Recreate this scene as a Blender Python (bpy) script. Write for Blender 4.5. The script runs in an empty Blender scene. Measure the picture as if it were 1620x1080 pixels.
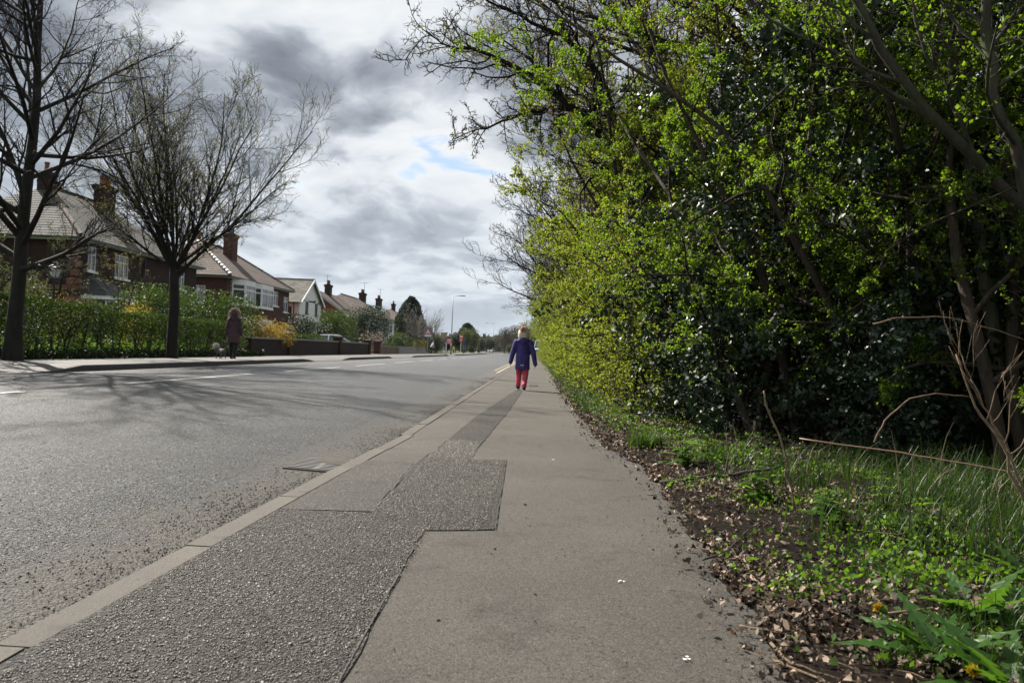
import bpy, math, random
import numpy as np
from mathutils import Vector, Matrix, Euler
R = math.radians
scene = bpy.context.scene
col = scene.collection

# ------------------------------------------------------------------ camera
EYE = 0.70
cam_data = bpy.data.cameras.new('camera')
cam = bpy.data.objects.new('camera', cam_data)
col.objects.link(cam)
cam_data.sensor_width = 36.0
cam_data.lens = 28.0
cam_data.clip_start = 0.05
cam_data.clip_end = 5000
cam_data.dof.use_dof = True
cam_data.dof.focus_distance = 5.5
cam_data.dof.aperture_fstop = 7.5
CR = Matrix.Rotation(math.atan(.02989), 3, 'Z') @ Matrix.Rotation(math.pi/2 + math.atan(.0123), 3, 'X') @ Matrix.Rotation(R(2.3), 3, 'Z')
cam.matrix_world = Matrix.Translation((0, 0, EYE)) @ CR.to_4x4()
scene.camera = cam

# ------------------------------------------------------------------ sun, sky, exposure
SUN_AZ, SUN_EL = R(-47), R(43)          # azimuth from +Y towards +X
sd = bpy.data.lights.new('sun', 'SUN')
sd.energy = 5.0
sd.angle = R(0.5)
sd.color = (1.0, 0.94, 0.85)
sun = bpy.data.objects.new('sun', sd)
col.objects.link(sun)
sdir = Vector((math.sin(SUN_AZ)*math.cos(SUN_EL), math.cos(SUN_AZ)*math.cos(SUN_EL), math.sin(SUN_EL)))
sun.rotation_euler = sdir.to_track_quat('Z', 'Y').to_euler()
sun.location = sdir*60

scene.view_settings.view_transform = 'Standard'
scene.view_settings.look = 'None'
scene.view_settings.gamma = 1
scene.view_settings.use_curve_mapping = False
scene.view_settings.exposure = 1.22
scene.cycles.use_denoising = True
scene.cycles.max_bounces = 7
scene.cycles.transmission_bounces = 4
scene.cycles.transparent_max_bounces = 6
scene.cycles.caustics_reflective = False
scene.cycles.caustics_refractive = False

class NT:
    """tiny node-tree writer"""
    def __init__(s, tree): s.t = tree
    def n(s, kind, ins=None, **kw):
        nd = s.t.nodes.new(kind)
        for k, v in kw.items(): setattr(nd, k, v)
        for k, v in (ins or {}).items():
            sk = nd.inputs[k]
            if isinstance(v, bpy.types.NodeSocket): s.t.links.new(v, sk)
            elif isinstance(v, bpy.types.Node): s.t.links.new(v.outputs[0], sk)
            else: sk.default_value = v
        return nd
    def m(s, op, a, b=0.5, c=None, clamp=False):
        nd = s.n('ShaderNodeMath', {0: a, 1: b}, operation=op, use_clamp=clamp)
        if c is not None:
            if isinstance(c, bpy.types.Node): s.t.links.new(c.outputs[0], nd.inputs[2])
            elif isinstance(c, bpy.types.NodeSocket): s.t.links.new(c, nd.inputs[2])
            else: nd.inputs[2].default_value = c
        return nd
    def mix(s, f, a, b, mode='MIX'):
        return s.n('ShaderNodeMixRGB', {0: f, 1: a, 2: b}, blend_type=mode)
    def ramp(s, f, stops):
        nd = s.n('ShaderNodeValToRGB', {0: f})
        e = nd.color_ramp.elements
        while len(e) < len(stops): e.new(0.5)
        for i, (p, c) in enumerate(stops):
            e[i].position = p
            e[i].color = (c, c, c, 1) if not hasattr(c, '__len__') else (*c, 1)
        return nd

world = bpy.data.worlds.new('World')
scene.world = world
world.use_nodes = True
world.node_tree.nodes.clear()
def build_sky():
    w = NT(world.node_tree)
    sky = w.n('ShaderNodeTexSky', sky_type='NISHITA', sun_disc=False, sun_elevation=SUN_EL, sun_rotation=SUN_AZ)
    tc = w.n('ShaderNodeTexCoord')
    d = tc.outputs['Generated']
    sep = w.n('ShaderNodeSeparateXYZ', {0: d})
    zc = w.m('MAXIMUM', sep.outputs[2], 0.0)
    den = w.m('ADD', zc, 0.30)
    px = w.m('DIVIDE', sep.outputs[0], den)
    py = w.m('DIVIDE', sep.outputs[1], den)
    p = w.n('ShaderNodeCombineXYZ', {0: px, 1: py, 2: 0.0})
    pn = w.n('ShaderNodeMapping', {0: p, 'Location': (SKY_OFF[0], SKY_OFF[1], 0)})
    wv = w.n('ShaderNodeTexNoise', {'Vector': pn, 'Scale': 2.2, 'Detail': 4.0, 'Roughness': 0.55})
    pw = w.n('ShaderNodeVectorMath', {0: wv.outputs['Color'], 1: (.30, .30, .0)}, operation='MULTIPLY')
    pn = w.n('ShaderNodeVectorMath', {0: pn, 1: pw}, operation='ADD')
    big = w.n('ShaderNodeTexNoise', {'Vector': pn, 'Scale': 1.1, 'Detail': 8.0, 'Roughness': 0.50})
    fine = w.n('ShaderNodeTexNoise', {'Vector': pn, 'Scale': 4.2, 'Detail': 11.0, 'Roughness': 0.60})
    a = w.m('MULTIPLY', big, 0.62)
    puff = w.n('ShaderNodeTexVoronoi', {'Vector': pn, 'Scale': 5.0, 'Detail': 2.0, 'Roughness': 0.55, 'Randomness': 1.0}, feature='F1')
    a = w.m('MULTIPLY_ADD', w.m('SUBTRACT', puff.outputs['Distance'], 0.40), -0.12, a)
    dens = w.m('MULTIPLY_ADD', fine, 0.38, a)
    # cloud masses: where banks of cloud and thin places stand in the sky (direction, width, thickness)
    for (u, v, sx, sy, amt) in SKY_BLOBS:
        dd = CR @ Vector(((u-810)/1260, -(v-540)/1260, -1)).normalized()
        rt = CR @ Vector((1, 0, 0)); up = rt.cross(-dd).normalized()*-1
        x1 = w.n('ShaderNodeVectorMath', {0: d, 1: tuple(rt/(sx/1260))}, operation='DOT_PRODUCT')
        y1 = w.n('ShaderNodeVectorMath', {0: d, 1: tuple(up/(sy/1260))}, operation='DOT_PRODUCT')
        dx = w.m('SUBTRACT', x1.outputs['Value'], dd.dot(rt)/(sx/1260))
        dy = w.m('SUBTRACT', y1.outputs['Value'], dd.dot(up)/(sy/1260))
        r2 = w.m('MULTIPLY_ADD', dx, dx, w.m('MULTIPLY', dy, dy))
        g = w.m('EXPONENT', w.m('MULTIPLY', r2, -1.0), 0)
        f = w.n('ShaderNodeVectorMath', {0: d, 1: tuple(dd)}, operation='DOT_PRODUCT')
        fr = w.m('GREATER_THAN', f.outputs['Value'], 0.0)
        g = w.m('MULTIPLY', g, fr)
        dens = w.m('MULTIPLY_ADD', g, amt, dens)
    low = w.ramp(sep.outputs[2], [(0.03, 0.07), (0.16, 0.0)])
    dens = w.m('ADD', w.m('ADD', dens, 0.047), low)
    tone = w.ramp(dens, [(0.38, (0.97, 0.99, 1.0)), (0.47, (0.80, 0.84, 0.89)), (0.53, (0.47, 0.515, 0.58)), (0.59, (0.29, 0.325, 0.38)), (0.70, (0.17, 0.195, 0.24))])
    cover = w.ramp(dens, [(0.355, 0.0), (0.40, 1.0)])
    hz = w.ramp(sep.outputs[2], [(0.0, 0.75), (0.08, 0.45), (0.26, 0.0)])
    tone2 = w.mix(hz, tone, (0.70, 0.79, 0.88, 1))
    bg_s = w.n('ShaderNodeBackground', {0: sky, 1: 0.06})
    bg_c = w.n('ShaderNodeBackground', {0: tone2, 1: SKY_GAIN})
    mx = w.n('ShaderNodeMixShader', {0: cover, 1: bg_s, 2: bg_c})
    w.n('ShaderNodeOutputWorld', {0: mx})
SKY_OFF = (12.3, 5.1)
SKY_GAIN = 0.42
SKY_BLOBS = [
    (60, 130, 300, 240, 0.10), (540, 130, 170, 60, 0.025), (450, 15, 170, 35, -0.09), (330, 150, 60, 40, -0.03), (700, 120, 60, 60, -0.05),
    (640, 260, 150, 90, -0.09), (565, 225, 40, 14, -0.06), (645, 198, 26, 22, -0.05),
    (600, 385, 200, 60, 0.10), (480, 300, 70, 60, -0.08), (700, 440, 150, 22, -0.06), (770, 330, 60, 100, -0.03),
    (700, 500, 130, 14, 0.04),
]
build_sky()

# ------------------------------------------------------------------ object helpers
def link(o, parent=None):
    col.objects.link(o)
    if parent is not None: o.parent = parent
    return o
def tag(o, label=None, cat=None, group=None, kind=None):
    if label: o['label'] = label
    if cat: o['category'] = cat
    if group: o['group'] = group
    if kind: o['kind'] = kind
    return o
def empty(name, loc=(0, 0, 0), rz=0.0, label=None, cat=None, group=None):
    o = bpy.data.objects.new(name, None)
    o.empty_display_size = .2
    o.location = loc; o.rotation_euler = (0, 0, rz)
    link(o)
    return tag(o, label, cat, group)
def copy_tree(o, parent=None):
    c = o.copy(); link(c, parent)
    for ch in list(o.children): copy_tree(ch, c)
    return c
def dup(o, loc, rz=0.0, s=1.0, label=None, group=None):
    c = copy_tree(o)
    c.location = loc; c.rotation_euler = (0, 0, rz)
    c.scale = (s, s, s) if not hasattr(s, '__len__') else s
    if label: c['label'] = label
    if group: c['group'] = group
    return c
def np_mesh(name, V, F, mat=None, smooth=False, uv=None):
    """V (n,3); F (m,k) array of faces"""
    me = bpy.data.meshes.new(name)
    V = np.asarray(V, dtype=np.float32).reshape(-1, 3)
    F = np.asarray(F, dtype=np.int32)
    k = F.shape[1]
    me.vertices.add(len(V)); me.vertices.foreach_set('co', V.ravel())
    me.loops.add(F.size); me.loops.foreach_set('vertex_index', F.ravel())
    me.polygons.add(len(F))
    me.polygons.foreach_set('loop_start', np.arange(0, F.size, k, dtype=np.int32))
    me.polygons.foreach_set('loop_total', np.full(len(F), k, dtype=np.int32))
    if smooth: me.polygons.foreach_set('use_smooth', np.ones(len(F), dtype=bool))
    me.update(calc_edges=True)
    if mat: me.materials.append(mat)
    return me
def mobj(name, me, parent=None, loc=(0, 0, 0)):
    o = bpy.data.objects.new(name, me); o.location = loc
    return link(o, parent)

class MB:
    """collects faces; builds one mesh object with metre-scaled box UVs"""
    def __init__(s, off=(0, 0, 0)): s.v = []; s.f = []; s.off = Vector(off); s.uvs = {}
    def add(s, vs, fs):
        n = len(s.v); s.v += [Vector(v) - s.off for v in vs]
        for f in fs: s.f.append([n + i for i in f])
    def box(s, x0, x1, y0, y1, z0, z1, M=None):
        vs = [Vector((x, y, z)) for z in (z0, z1) for y in (y0, y1) for x in (x0, x1)]
        if M: vs = [M @ v for v in vs]
        s.add(vs, [(0, 2, 3, 1), (4, 5, 7, 6), (0, 1, 5, 4), (2, 6, 7, 3), (0, 4, 6, 2), (1, 3, 7, 5)])
    def beam(s, a, b, w, h):
        a = Vector(a); b = Vector(b); d = (b-a); L = d.length; d.normalize()
        u = Vector((0, 0, 1)) if abs(d.z) < .9 else Vector((1, 0, 0))
        r = d.cross(u).normalized(); u = r.cross(d)
        M = Matrix((r, d, u)).transposed().to_4x4(); M.translation = a
        s.box(-w/2, w/2, 0, L, -h/2, h/2, M)
    def tube(s, pts, rad, k=8, cap=True):
        pts = [Vector(p) for p in pts]
        if not hasattr(rad, '__len__'): rad = [rad]*len(pts)
        rings = []
        for i, p in enumerate(pts):
            t = (pts[min(i+1, len(pts)-1)] - pts[max(i-1, 0)]).normalized()
            u = Vector((0, 0, 1)) if abs(t.z) < .95 else Vector((1, 0, 0))
            a = t.cross(u).normalized(); b = a.cross(t)
            rings.append([p + (a*math.cos(q) + b*math.sin(q))*rad[i] for q in [2*math.pi*j/k for j in range(k)]])
        s.loft(rings, cap)
    def loft(s, rings, cap=True):
        k = len(rings[0]); vs = [v for r in rings for v in r]; fs = []
        for i in range(len(rings)-1):
            for j in range(k):
                fs.append((i*k+j, i*k+(j+1) % k, (i+1)*k+(j+1) % k, (i+1)*k+j))
        if cap: fs += [tuple(range(k))[::-1], tuple((len(rings)-1)*k+j for j in range(k))]
        s.add(vs, fs)
    def lathe(s, c, prof, k=12):
        c = Vector(c)
        s.loft([[c + Vector((r*math.cos(2*math.pi*j/k), r*math.sin(2*math.pi*j/k), z)) for j in range(k)] for r, z in prof])
    def prism(s, poly, z0, z1):
        n = len(poly)
        s.add([(x, y, z0) for x, y in poly] + [(x, y, z1) for x, y in poly],
              [tuple(range(n))[::-1], tuple(range(n, 2*n))] + [(i, (i+1) % n, n+(i+1) % n, n+i) for i in range(n)])
    def build(s, name, mat=None, parent=None, smooth=False, bevel=0, uv=True, loc=(0, 0, 0)):
        me = bpy.data.meshes.new(name)
        me.from_pydata([tuple(v) for v in s.v], [], s.f)
        if mat: me.materials.append(mat)
        if smooth:
            for p in me.polygons: p.use_smooth = True
        if uv:
            ul = me.uv_layers.new(name='uv')
            for p in me.polygons:
                n = p.normal; ax = max(range(3), key=lambda i: abs(n[i]))
                for li, vi in zip(p.loop_indices, p.vertices):
                    c = me.vertices[vi].co + s.off
                    ul.data[li].uv = (c.y, c.z) if ax == 0 else (c.x, c.z) if ax == 1 else (c.x, c.y)
        me.update()
        o = mobj(name, me, parent, loc)
        if bevel:
            b = o.modifiers.new('bevel', 'BEVEL'); b.width = bevel; b.segments = 2; b.limit_method = 'ANGLE'
        return o

# ------------------------------------------------------------------ materials
K = .64      # every outdoor colour below is scaled to its real reflectance
def kc(c, k=None): return tuple(x*(k or K) for x in c[:3])
def new_mat(name):
    m = bpy.data.materials.new(name); m.use_nodes = True; m.node_tree.nodes.clear()
    return m, NT(m.node_tree)
def finish(w, base, rough=0.6, bump=None, bdist=0.01, metal=0.0, spec=0.5, trans=None, tw=0.4, **kw):
    ins = {'Base Color': base, 'Roughness': rough, 'Metallic': metal, 'Specular IOR Level': spec}
    ins.update(kw)
    p = w.n('ShaderNodeBsdfPrincipled', ins)
    if bump is not None:
        b = w.n('ShaderNodeBump', {'Height': bump, 'Distance': bdist, 'Strength': 1.0})
        w.t.links.new(b.outputs[0], p.inputs['Normal'])
    out = p
    if trans is not None:
        t = w.n('ShaderNodeBsdfTranslucent', {0: trans})
        out = w.n('ShaderNodeMixShader', {0: tw, 1: p, 2: t})
    w.n('ShaderNodeOutputMaterial', {0: out})
def plain(name, c, rough=0.6, metal=0.0, var=0.15, scale=3.0, spec=0.5, bump=0.0):
    m, w = new_mat(name)
    if max(c) < .5: c = kc(c)
    tc = w.n('ShaderNodeTexCoord')
    nz = w.n('ShaderNodeTexNoise', {'Vector': tc.outputs['Object'], 'Scale': scale, 'Detail': 5.0, 'Roughness': .6})
    a = tuple(x*(1-var) for x in c) + (1,); b = tuple(min(1, x*(1+var)) for x in c) + (1,)
    base = w.mix(w.ramp(nz, [(.3, 0.0), (.7, 1.0)]), a, b)
    finish(w, base, rough, metal=metal, spec=spec, bump=nz if bump else None, bdist=bump)
    return m
def leaf_mat(name, ca, cb, trans, tw=0.4, rough=0.55, spec=0.4):
    m, w = new_mat(name); ca = kc(ca); cb = kc(cb); trans = kc(trans, .66)
    g = w.n('ShaderNodeNewGeometry')
    oi = w.n('ShaderNodeObjectInfo')
    f = w.m('MULTIPLY_ADD', oi.outputs['Random'], 0.3, w.m('MULTIPLY', g.outputs['Random Per Island'], 0.7))
    base = w.mix(f, (*ca, 1), (*cb, 1))
    tr = w.mix(f, tuple(x*.6 for x in trans) + (1,), (*trans, 1))
    finish(w, base, rough, spec=spec, trans=tr, tw=tw)
    return m
def bark_mat(name, c, scale=9.0, var=.45, green=0.0):
    m, w = new_mat(name); c = kc(c)
    tc = w.n('ShaderNodeTexCoord')
    mp = w.n('ShaderNodeMapping', {0: tc.outputs['Object'], 'Scale': (1, 1, .3)})
    nz = w.n('ShaderNodeTexNoise', {'Vector': mp, 'Scale': scale, 'Detail': 7.0, 'Roughness': .65})
    base = w.mix(w.ramp(nz, [(.3, 0.0), (.7, 1.0)]), tuple(x*(1-var) for x in c) + (1,), tuple(x*(1+var) for x in c) + (1,))
    if green:
        n2 = w.n('ShaderNodeTexNoise', {'Vector': tc.outputs['Object'], 'Scale': 1.3, 'Detail': 3.0})
        base = w.mix(w.ramp(n2, [(.5, 0.0), (.65, green)]), base, (.05, .07, .02, 1))
    finish(w, base, .85, bump=nz, bdist=.02, spec=.25)
    return m
def asphalt(name, base_c, light_c, dark_c, scale, bump=.006, stone=1.0, rough=.75, patch=None, blotch=.25, spec=.4, binder=None, painted_pits=0.0):
    """stony surface: aggregate cells of three tones in a dark binder"""
    m, w = new_mat(name); base_c = kc(base_c); light_c = kc(light_c); dark_c = kc(dark_c); binder = binder and kc(binder)
    tc = w.n('ShaderNodeTexCoord'); o = tc.outputs['Object']
    v1 = w.n('ShaderNodeTexVoronoi', {'Vector': o, 'Scale': scale, 'Randomness': 1.0})
    v2 = w.n('ShaderNodeTexVoronoi', {'Vector': o, 'Scale': scale*2.3, 'Randomness': 1.0})
    sp = w.n('ShaderNodeSeparateColor', {0: v1.outputs['Color']})
    tone = w.ramp(sp.outputs[0], [(0.0, dark_c), (.35, base_c), (.8, base_c), (.93, light_c)])
    gap = w.ramp(v1.outputs['Distance'], [(.35, 1.0), (.75, 1.0 - .75*stone)])
    if binder:
        bn = w.n('ShaderNodeTexNoise', {'Vector': o, 'Scale': 5.0, 'Detail': 5.0, 'Roughness': .7})
        amt = w.m('MULTIPLY', w.ramp(v1.outputs['Distance'], [(.38, 0.0), (.62, 1.0)]), w.ramp(bn, [(.35, .45), (.6, 1.0)]))
        c = w.mix(amt, tone, (*binder, 1))
        c = w.mix(1.0, c, w.ramp(v2.outputs['Distance'], [(.5, 1.0), (.85, .55)]), 'MULTIPLY')
    else: c = w.mix(1.0, tone, gap, 'MULTIPLY')
    if painted_pits:  # flat spots: the dark inside small holes is painted into the colour
        wp = w.n('ShaderNodeTexNoise', {'Vector': o, 'Scale': 60.0, 'Detail': 2.0})
        wv = w.n('ShaderNodeVectorMath', {0: w.n('ShaderNodeVectorMath', {0: wp.outputs['Color'], 1: (.02, .02, 0)}, operation='MULTIPLY'), 1: o}, operation='ADD')
        for sc, r, share in ((75.0, .19, .45), (26.0, .15, .55), (11.0, .10, .55)):
            pv = w.n('ShaderNodeTexVoronoi', {'Vector': wv, 'Scale': sc, 'Randomness': 1.0})
            pc = w.n('ShaderNodeSeparateColor', {0: pv.outputs['Color']})
            pm = w.m('MULTIPLY', w.ramp(pv.outputs['Distance'], [(r*.55, painted_pits), (r, 0.0)]), w.m('GREATER_THAN', pc.outputs[1], share))
            c = w.mix(pm, c, (.010, .009, .008, 1))
    fine = w.n('ShaderNodeTexNoise', {'Vector': o, 'Scale': scale*4, 'Detail': 3.0, 'Roughness': .7})
    c = w.mix(.85, c, w.ramp(fine, [(.3, .35), (.7, 1.65)]), 'MULTIPLY')
    big = w.n('ShaderNodeTexNoise', {'Vector': o, 'Scale': .9, 'Detail': 6.0, 'Roughness': .6})
    c = w.mix(1.0, c, w.ramp(big, [(.3, 1-blotch), (.7, 1+blotch)]), 'MULTIPLY')
    st = w.n('ShaderNodeTexNoise', {'Vector': o, 'Scale': 2.7, 'Detail': 7.0, 'Roughness': .75, 'Distortion': .6})
    c = w.mix(1.0, c, w.ramp(st, [(.36, 1-blotch*1.3), (.46, 1.0)]), 'MULTIPLY')
    h = w.m('MULTIPLY_ADD', v1.outputs['Distance'], -1.0*stone, w.m('MULTIPLY', v2.outputs['Distance'], -.35))
    h = w.m('MULTIPLY_ADD', fine, .35, h)
    if patch: c, h = patch(w, o, c, h)
    finish(w, c, rough, bump=h, bdist=bump, spec=spec)
    return m
# ================================================================== SETTING
def bend(y): return -0.0003*max(0.0, y-105.0)**2
def roadz(x): 
    t = (x + 5.2)/4.15
    return -0.075 + 0.10*(1-min(1, t*t))
EDGE_Y = [0, 1.6, 2.1, 2.6, 3.0, 3.6, 4.0, 4.4, 5.05, 5.4, 6.0, 6.9, 8.9, 11, 14.4, 21, 32, 50, 90, 400]
EDGE_X = [.56, .585, .61, .625, .635, .66, .69, .69, .71, .66, .57, .535, .54, .53, .52, .57, .57, .5, .45, .45]
def edge(y): return float(np.interp(y, EDGE_Y, EDGE_X))
KY = [0, 1.8, 2.4, 3.6, 5.4, 6.0, 30, 600]; KX = [-1.215, -1.20, -1.18, -1.15, -1.095, -1.06, -1.0, -1.0]
def kerbx(y): return float(np.interp(y, KY, KX))

M_path = asphalt('smooth_pavement_asphalt', (.118, .106, .089), (.18, .163, .138), (.050, .044, .036), 230, bump=.004, stone=.35, rough=.8, blotch=.22, painted_pits=.9, spec=.3)
M_rough = asphalt('coarse_pavement_asphalt', (.060, .055, .047), (.30, .28, .25), (.006, .006, .006), 112, bump=.02, stone=1.0, rough=.7, blotch=.22, binder=(.085, .071, .052), spec=.35, painted_pits=.9)
M_mid = asphalt('worn_pavement_asphalt', (.080, .074, .064), (.26, .245, .22), (.02, .018, .016), 125, bump=.010, stone=.8, rough=.72, blotch=.2, binder=(.10, .088, .07), spec=.3, painted_pits=.8)
M_kerb = asphalt('kerb_concrete', (0.108, 0.092, 0.072), (0.155, 0.135, 0.108), (0.088, 0.07425, 0.05775), 260, bump=.002, stone=.2, rough=.8, blotch=.4, painted_pits=.85)
M_kerb_far = asphalt('far_kerb_concrete', (0.14, 0.133, 0.126), (0.21, 0.196, 0.182), (0.084, 0.077, 0.07), 60, bump=.003, stone=.2, rough=.85)
def gutter(w, o, c, h):
    s = w.n('ShaderNodeSeparateXYZ', {0: o})
    nz = w.n('ShaderNodeTexNoise', {'Vector': o, 'Scale': 2.6, 'Detail': 6.0, 'Roughness': .65})
    x = w.m('MULTIPLY_ADD', nz, .9, s.outputs[0])
    mask = w.ramp(w.m('ADD', x, 1.70), [(.36, 0.0), (.72, .95)])
    grit = w.n('ShaderNodeTexNoise', {'Vector': o, 'Scale': 34.0, 'Detail': 5.0, 'Roughness': .75})
    sand = w.mix(w.ramp(grit, [(.40, 0.0), (.60, 1.0)]), (.020, .017, .013, 1), (.105, .090, .068, 1))
    c = w.mix(mask, c, sand)
    # long dark wheel-polished and repaired bands along the carriageway
    mp = w.n('ShaderNodeMapping', {0: o, 'Scale': (1.1, .05, 1)})
    b = w.n('ShaderNodeTexNoise', {'Vector': mp, 'Scale': 1.6, 'Detail': 4.0})
    c = w.mix(1.0, c, w.ramp(b, [(.35, .78), (.65, 1.15)]), 'MULTIPLY')
    return c, h
M_road = asphalt('road_asphalt', (.050, .055, .059), (.36, .38, .39), (.006, .007, .008), 100, bump=.02, stone=.9, rough=.47, patch=gutter, blotch=.28, spec=.38)
M_fpave = asphalt('far_pavement_asphalt', (0.144, 0.1368, 0.1296), (0.216, 0.2016, 0.1944), (0.0864, 0.0792, 0.072), 60, bump=.003, stone=.3, rough=.8)

def soil_mat():
    m, w = new_mat('leafy_soil')
    o = w.n('ShaderNodeTexCoord').outputs['Object']
    a = w.n('ShaderNodeTexNoise', {'Vector': o, 'Scale': 55.0, 'Detail': 8.0, 'Roughness': .75})
    b = w.n('ShaderNodeTexNoise', {'Vector': o, 'Scale': 3.0, 'Detail': 4.0})
    c = w.ramp(a, [(.3, (.006, .004, .003)), (.5, (.020, .014, .010)), (.7, (.065, .046, .032))])
    c = w.mix(1.0, c, w.ramp(b, [(.3, .6), (.7, 1.2)]), 'MULTIPLY')
    finish(w, c, .95, bump=a, bdist=.05, spec=.1)
    return m
M_soil = soil_mat()
def grass_ground(name, a, b, sc=4.0):
    m, w = new_mat(name)
    o = w.n('ShaderNodeTexCoord').outputs['Object']
    n = w.n('ShaderNodeTexNoise', {'Vector': o, 'Scale': sc, 'Detail': 8.0, 'Roughness': .7})
    finish(w, w.ramp(n, [(.3, kc(a)), (.7, kc(b))]), .9, bump=n, bdist=.05, spec=.2)
    return m
M_lawn = grass_ground('lawn_grass', (0.04, 0.064, 0.012), (0.08, 0.112, 0.024))
M_field = grass_ground('field_grass', (.04, .06, .02), (.09, .11, .04), .05)

def sheet(name, f, us, vs, mat, kind='structure'):
    V = [f(u, v) for v in vs for u in us]
    n = len(us)
    F = [(j*n+i, j*n+i+1, (j+1)*n+i+1, (j+1)*n+i) for j in range(len(vs)-1) for i in range(n-1)]
    o = mobj(name, np_mesh(name, V, F, mat, smooth=True))
    o['kind'] = kind
    return o
YS = [-6, -2, 0] + [i*1.0 for i in range(1, 40)] + [40 + 4*i for i in range(1, 20)] + [125 + 12*i for i in range(40)]
sheet('ground', lambda u, v: (u, v, -.16), [-2500, -400, 0, 400, 2500], [-300, 0, 400, 3000], M_field)
sheet('road', lambda u, v: (u + bend(v), v, roadz(u)), [-9.36 + i*.46 for i in range(18)] + [-1.08], YS, M_road)
sheet('near_pavement', lambda u, v: ((kerbx(v)+.075)*(1-u) + 1.35*u + bend(v), v, 0.0), [0, .5, 1], YS, M_path)

# patches of coarser asphalt let into the near pavement
def patch(name, poly, z, mat):
    me = bpy.data.meshes.new(name)
    me.from_pydata([(x, y, z) for x, y in poly], [], [tuple(range(len(poly)))])
    me.materials.append(mat)
    o = mobj(name, me); o['kind'] = 'structure'
    return o
rng = random.Random(5)
def jag(pts, amp=.006, step=.08):
    out = []
    for i in range(len(pts)):
        a, b = pts[i], pts[(i+1) % len(pts)]
        L = math.dist(a, b); n = max(1, int(L/step)) if L < 12 else 30
        for k in range(n):
            t = k/n
            out.append((a[0]+(b[0]-a[0])*t + rng.uniform(-amp, amp), a[1]+(b[1]-a[1])*t + rng.uniform(-amp, amp)))
    return out
patch('coarse_asphalt_patch', jag([(-1.125, .2), (-.33, .2), (-.372, 1.65), (-.40, 3.04), (-.13, 3.12), (-.16, 5.11), (-.40, 5.06), (-.29, 9.0), (-.20, 14.2), (-.31, 14.8), (-.60, 8.25), (-.65, 5.8), (-.69, 4.8), (-.65, 3.32), (-1.05, 3.30)]), .004, M_rough)
patch('worn_asphalt_patch', jag([(-1.045, 3.31), (-.66, 3.34), (-.70, 4.80), (-1.02, 4.83)]), .004, M_mid)
patch('small_asphalt_patch', jag([(-.10, 16.2), (.08, 16.2), (.08, 17.2), (-.10, 17.2)]), .004, M_rough)
M_tar = plain('tar_joint', (.035, .03, .026), .6)
def joint(pts, w=.009):
    mb = MB()
    for a, b in zip(pts[:-1], pts[1:]):
        n = max(1, int(math.dist(a, b)/.12))
        for k in range(n):
            if rng.random() < .22: continue
            p = Vector((*a, .0075)).lerp(Vector((*b, .0075)), k/n); q = Vector((*a, .0075)).lerp(Vector((*b, .0075)), (k+1)/n)
            d = (q-p).normalized(); s = Vector((-d.y, d.x, 0))*w*rng.uniform(.3, .7)
            j = s*rng.uniform(-.5, .5)
            mb.add([p-s+j, q-s+j, q+s+j, p+s+j], [(0, 1, 2, 3)])
    o = mb.build('tar_joint', M_tar, uv=False); o['kind'] = 'structure'
joint([(-1.0, 3.315), (-.655, 3.33), (-.695, 4.81), (-.65, 5.8)], .005)
joint([(-.372, 1.2), (-.40, 3.04), (-.13, 3.12), (-.16, 5.11), (-.40, 5.06)], .0035)

# kerbs: stones laid end to end
def kerb_stone_mesh(name, w, h, L, mat):
    mb = MB(); c = .012
    prof = [(0, -h), (0, -c), (c, 0), (w, 0), (w, -h)]
    mb.loft([[Vector((x, y, z)) for x, z in prof] for y in (0, L)])
    o = mb.build(name, mat, uv=False); me = o.data; bpy.data.objects.remove(o)
    return me
kerb = empty('near_kerb', (0, 0, 0)); kerb['kind'] = 'structure'
ks = kerb_stone_mesh('kerb_stone', .100, .20, .905, M_kerb)
y = -1.0; i = 0
while y < 75:
    L = .915 if not (5.0 < y < 5.3) else .80
    gap = 0
    if 4.3 < y < 5.2 and i % 2 == 0: gap = 0
    o = mobj('kerb_stone', ks, kerb, (kerbx(y + .45)-.0, y, .005 + rng.uniform(-.002, .002)))
    o.rotation_euler = (rng.uniform(-.002, .002), rng.uniform(-.01, .01), math.atan2(-(kerbx(y+.9)-kerbx(y)), .9) + rng.uniform(-.004, .004))
    y += L
    if 5.0 < y < 5.35: y += .11
    i += 1
mb = MB()
for k in range(40):
    y0 = y + k*12
    if k: y0 += .0
    mb.add([(-1.0+bend(y0), y0, -.1), (-1.0+bend(y0+12), y0+12, -.1), (-1.0+bend(y0+12), y0+12, .01), (-1.0+bend(y0), y0, .01), (-.885+bend(y0), y0, .01), (-.885+bend(y0+12), y0+12, .01)], [(0, 1, 2, 3), (3, 2, 5, 4)])
o = mb.build('distant_kerb_run', M_kerb, kerb, uv=False); o['kind'] = 'stuff'

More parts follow.
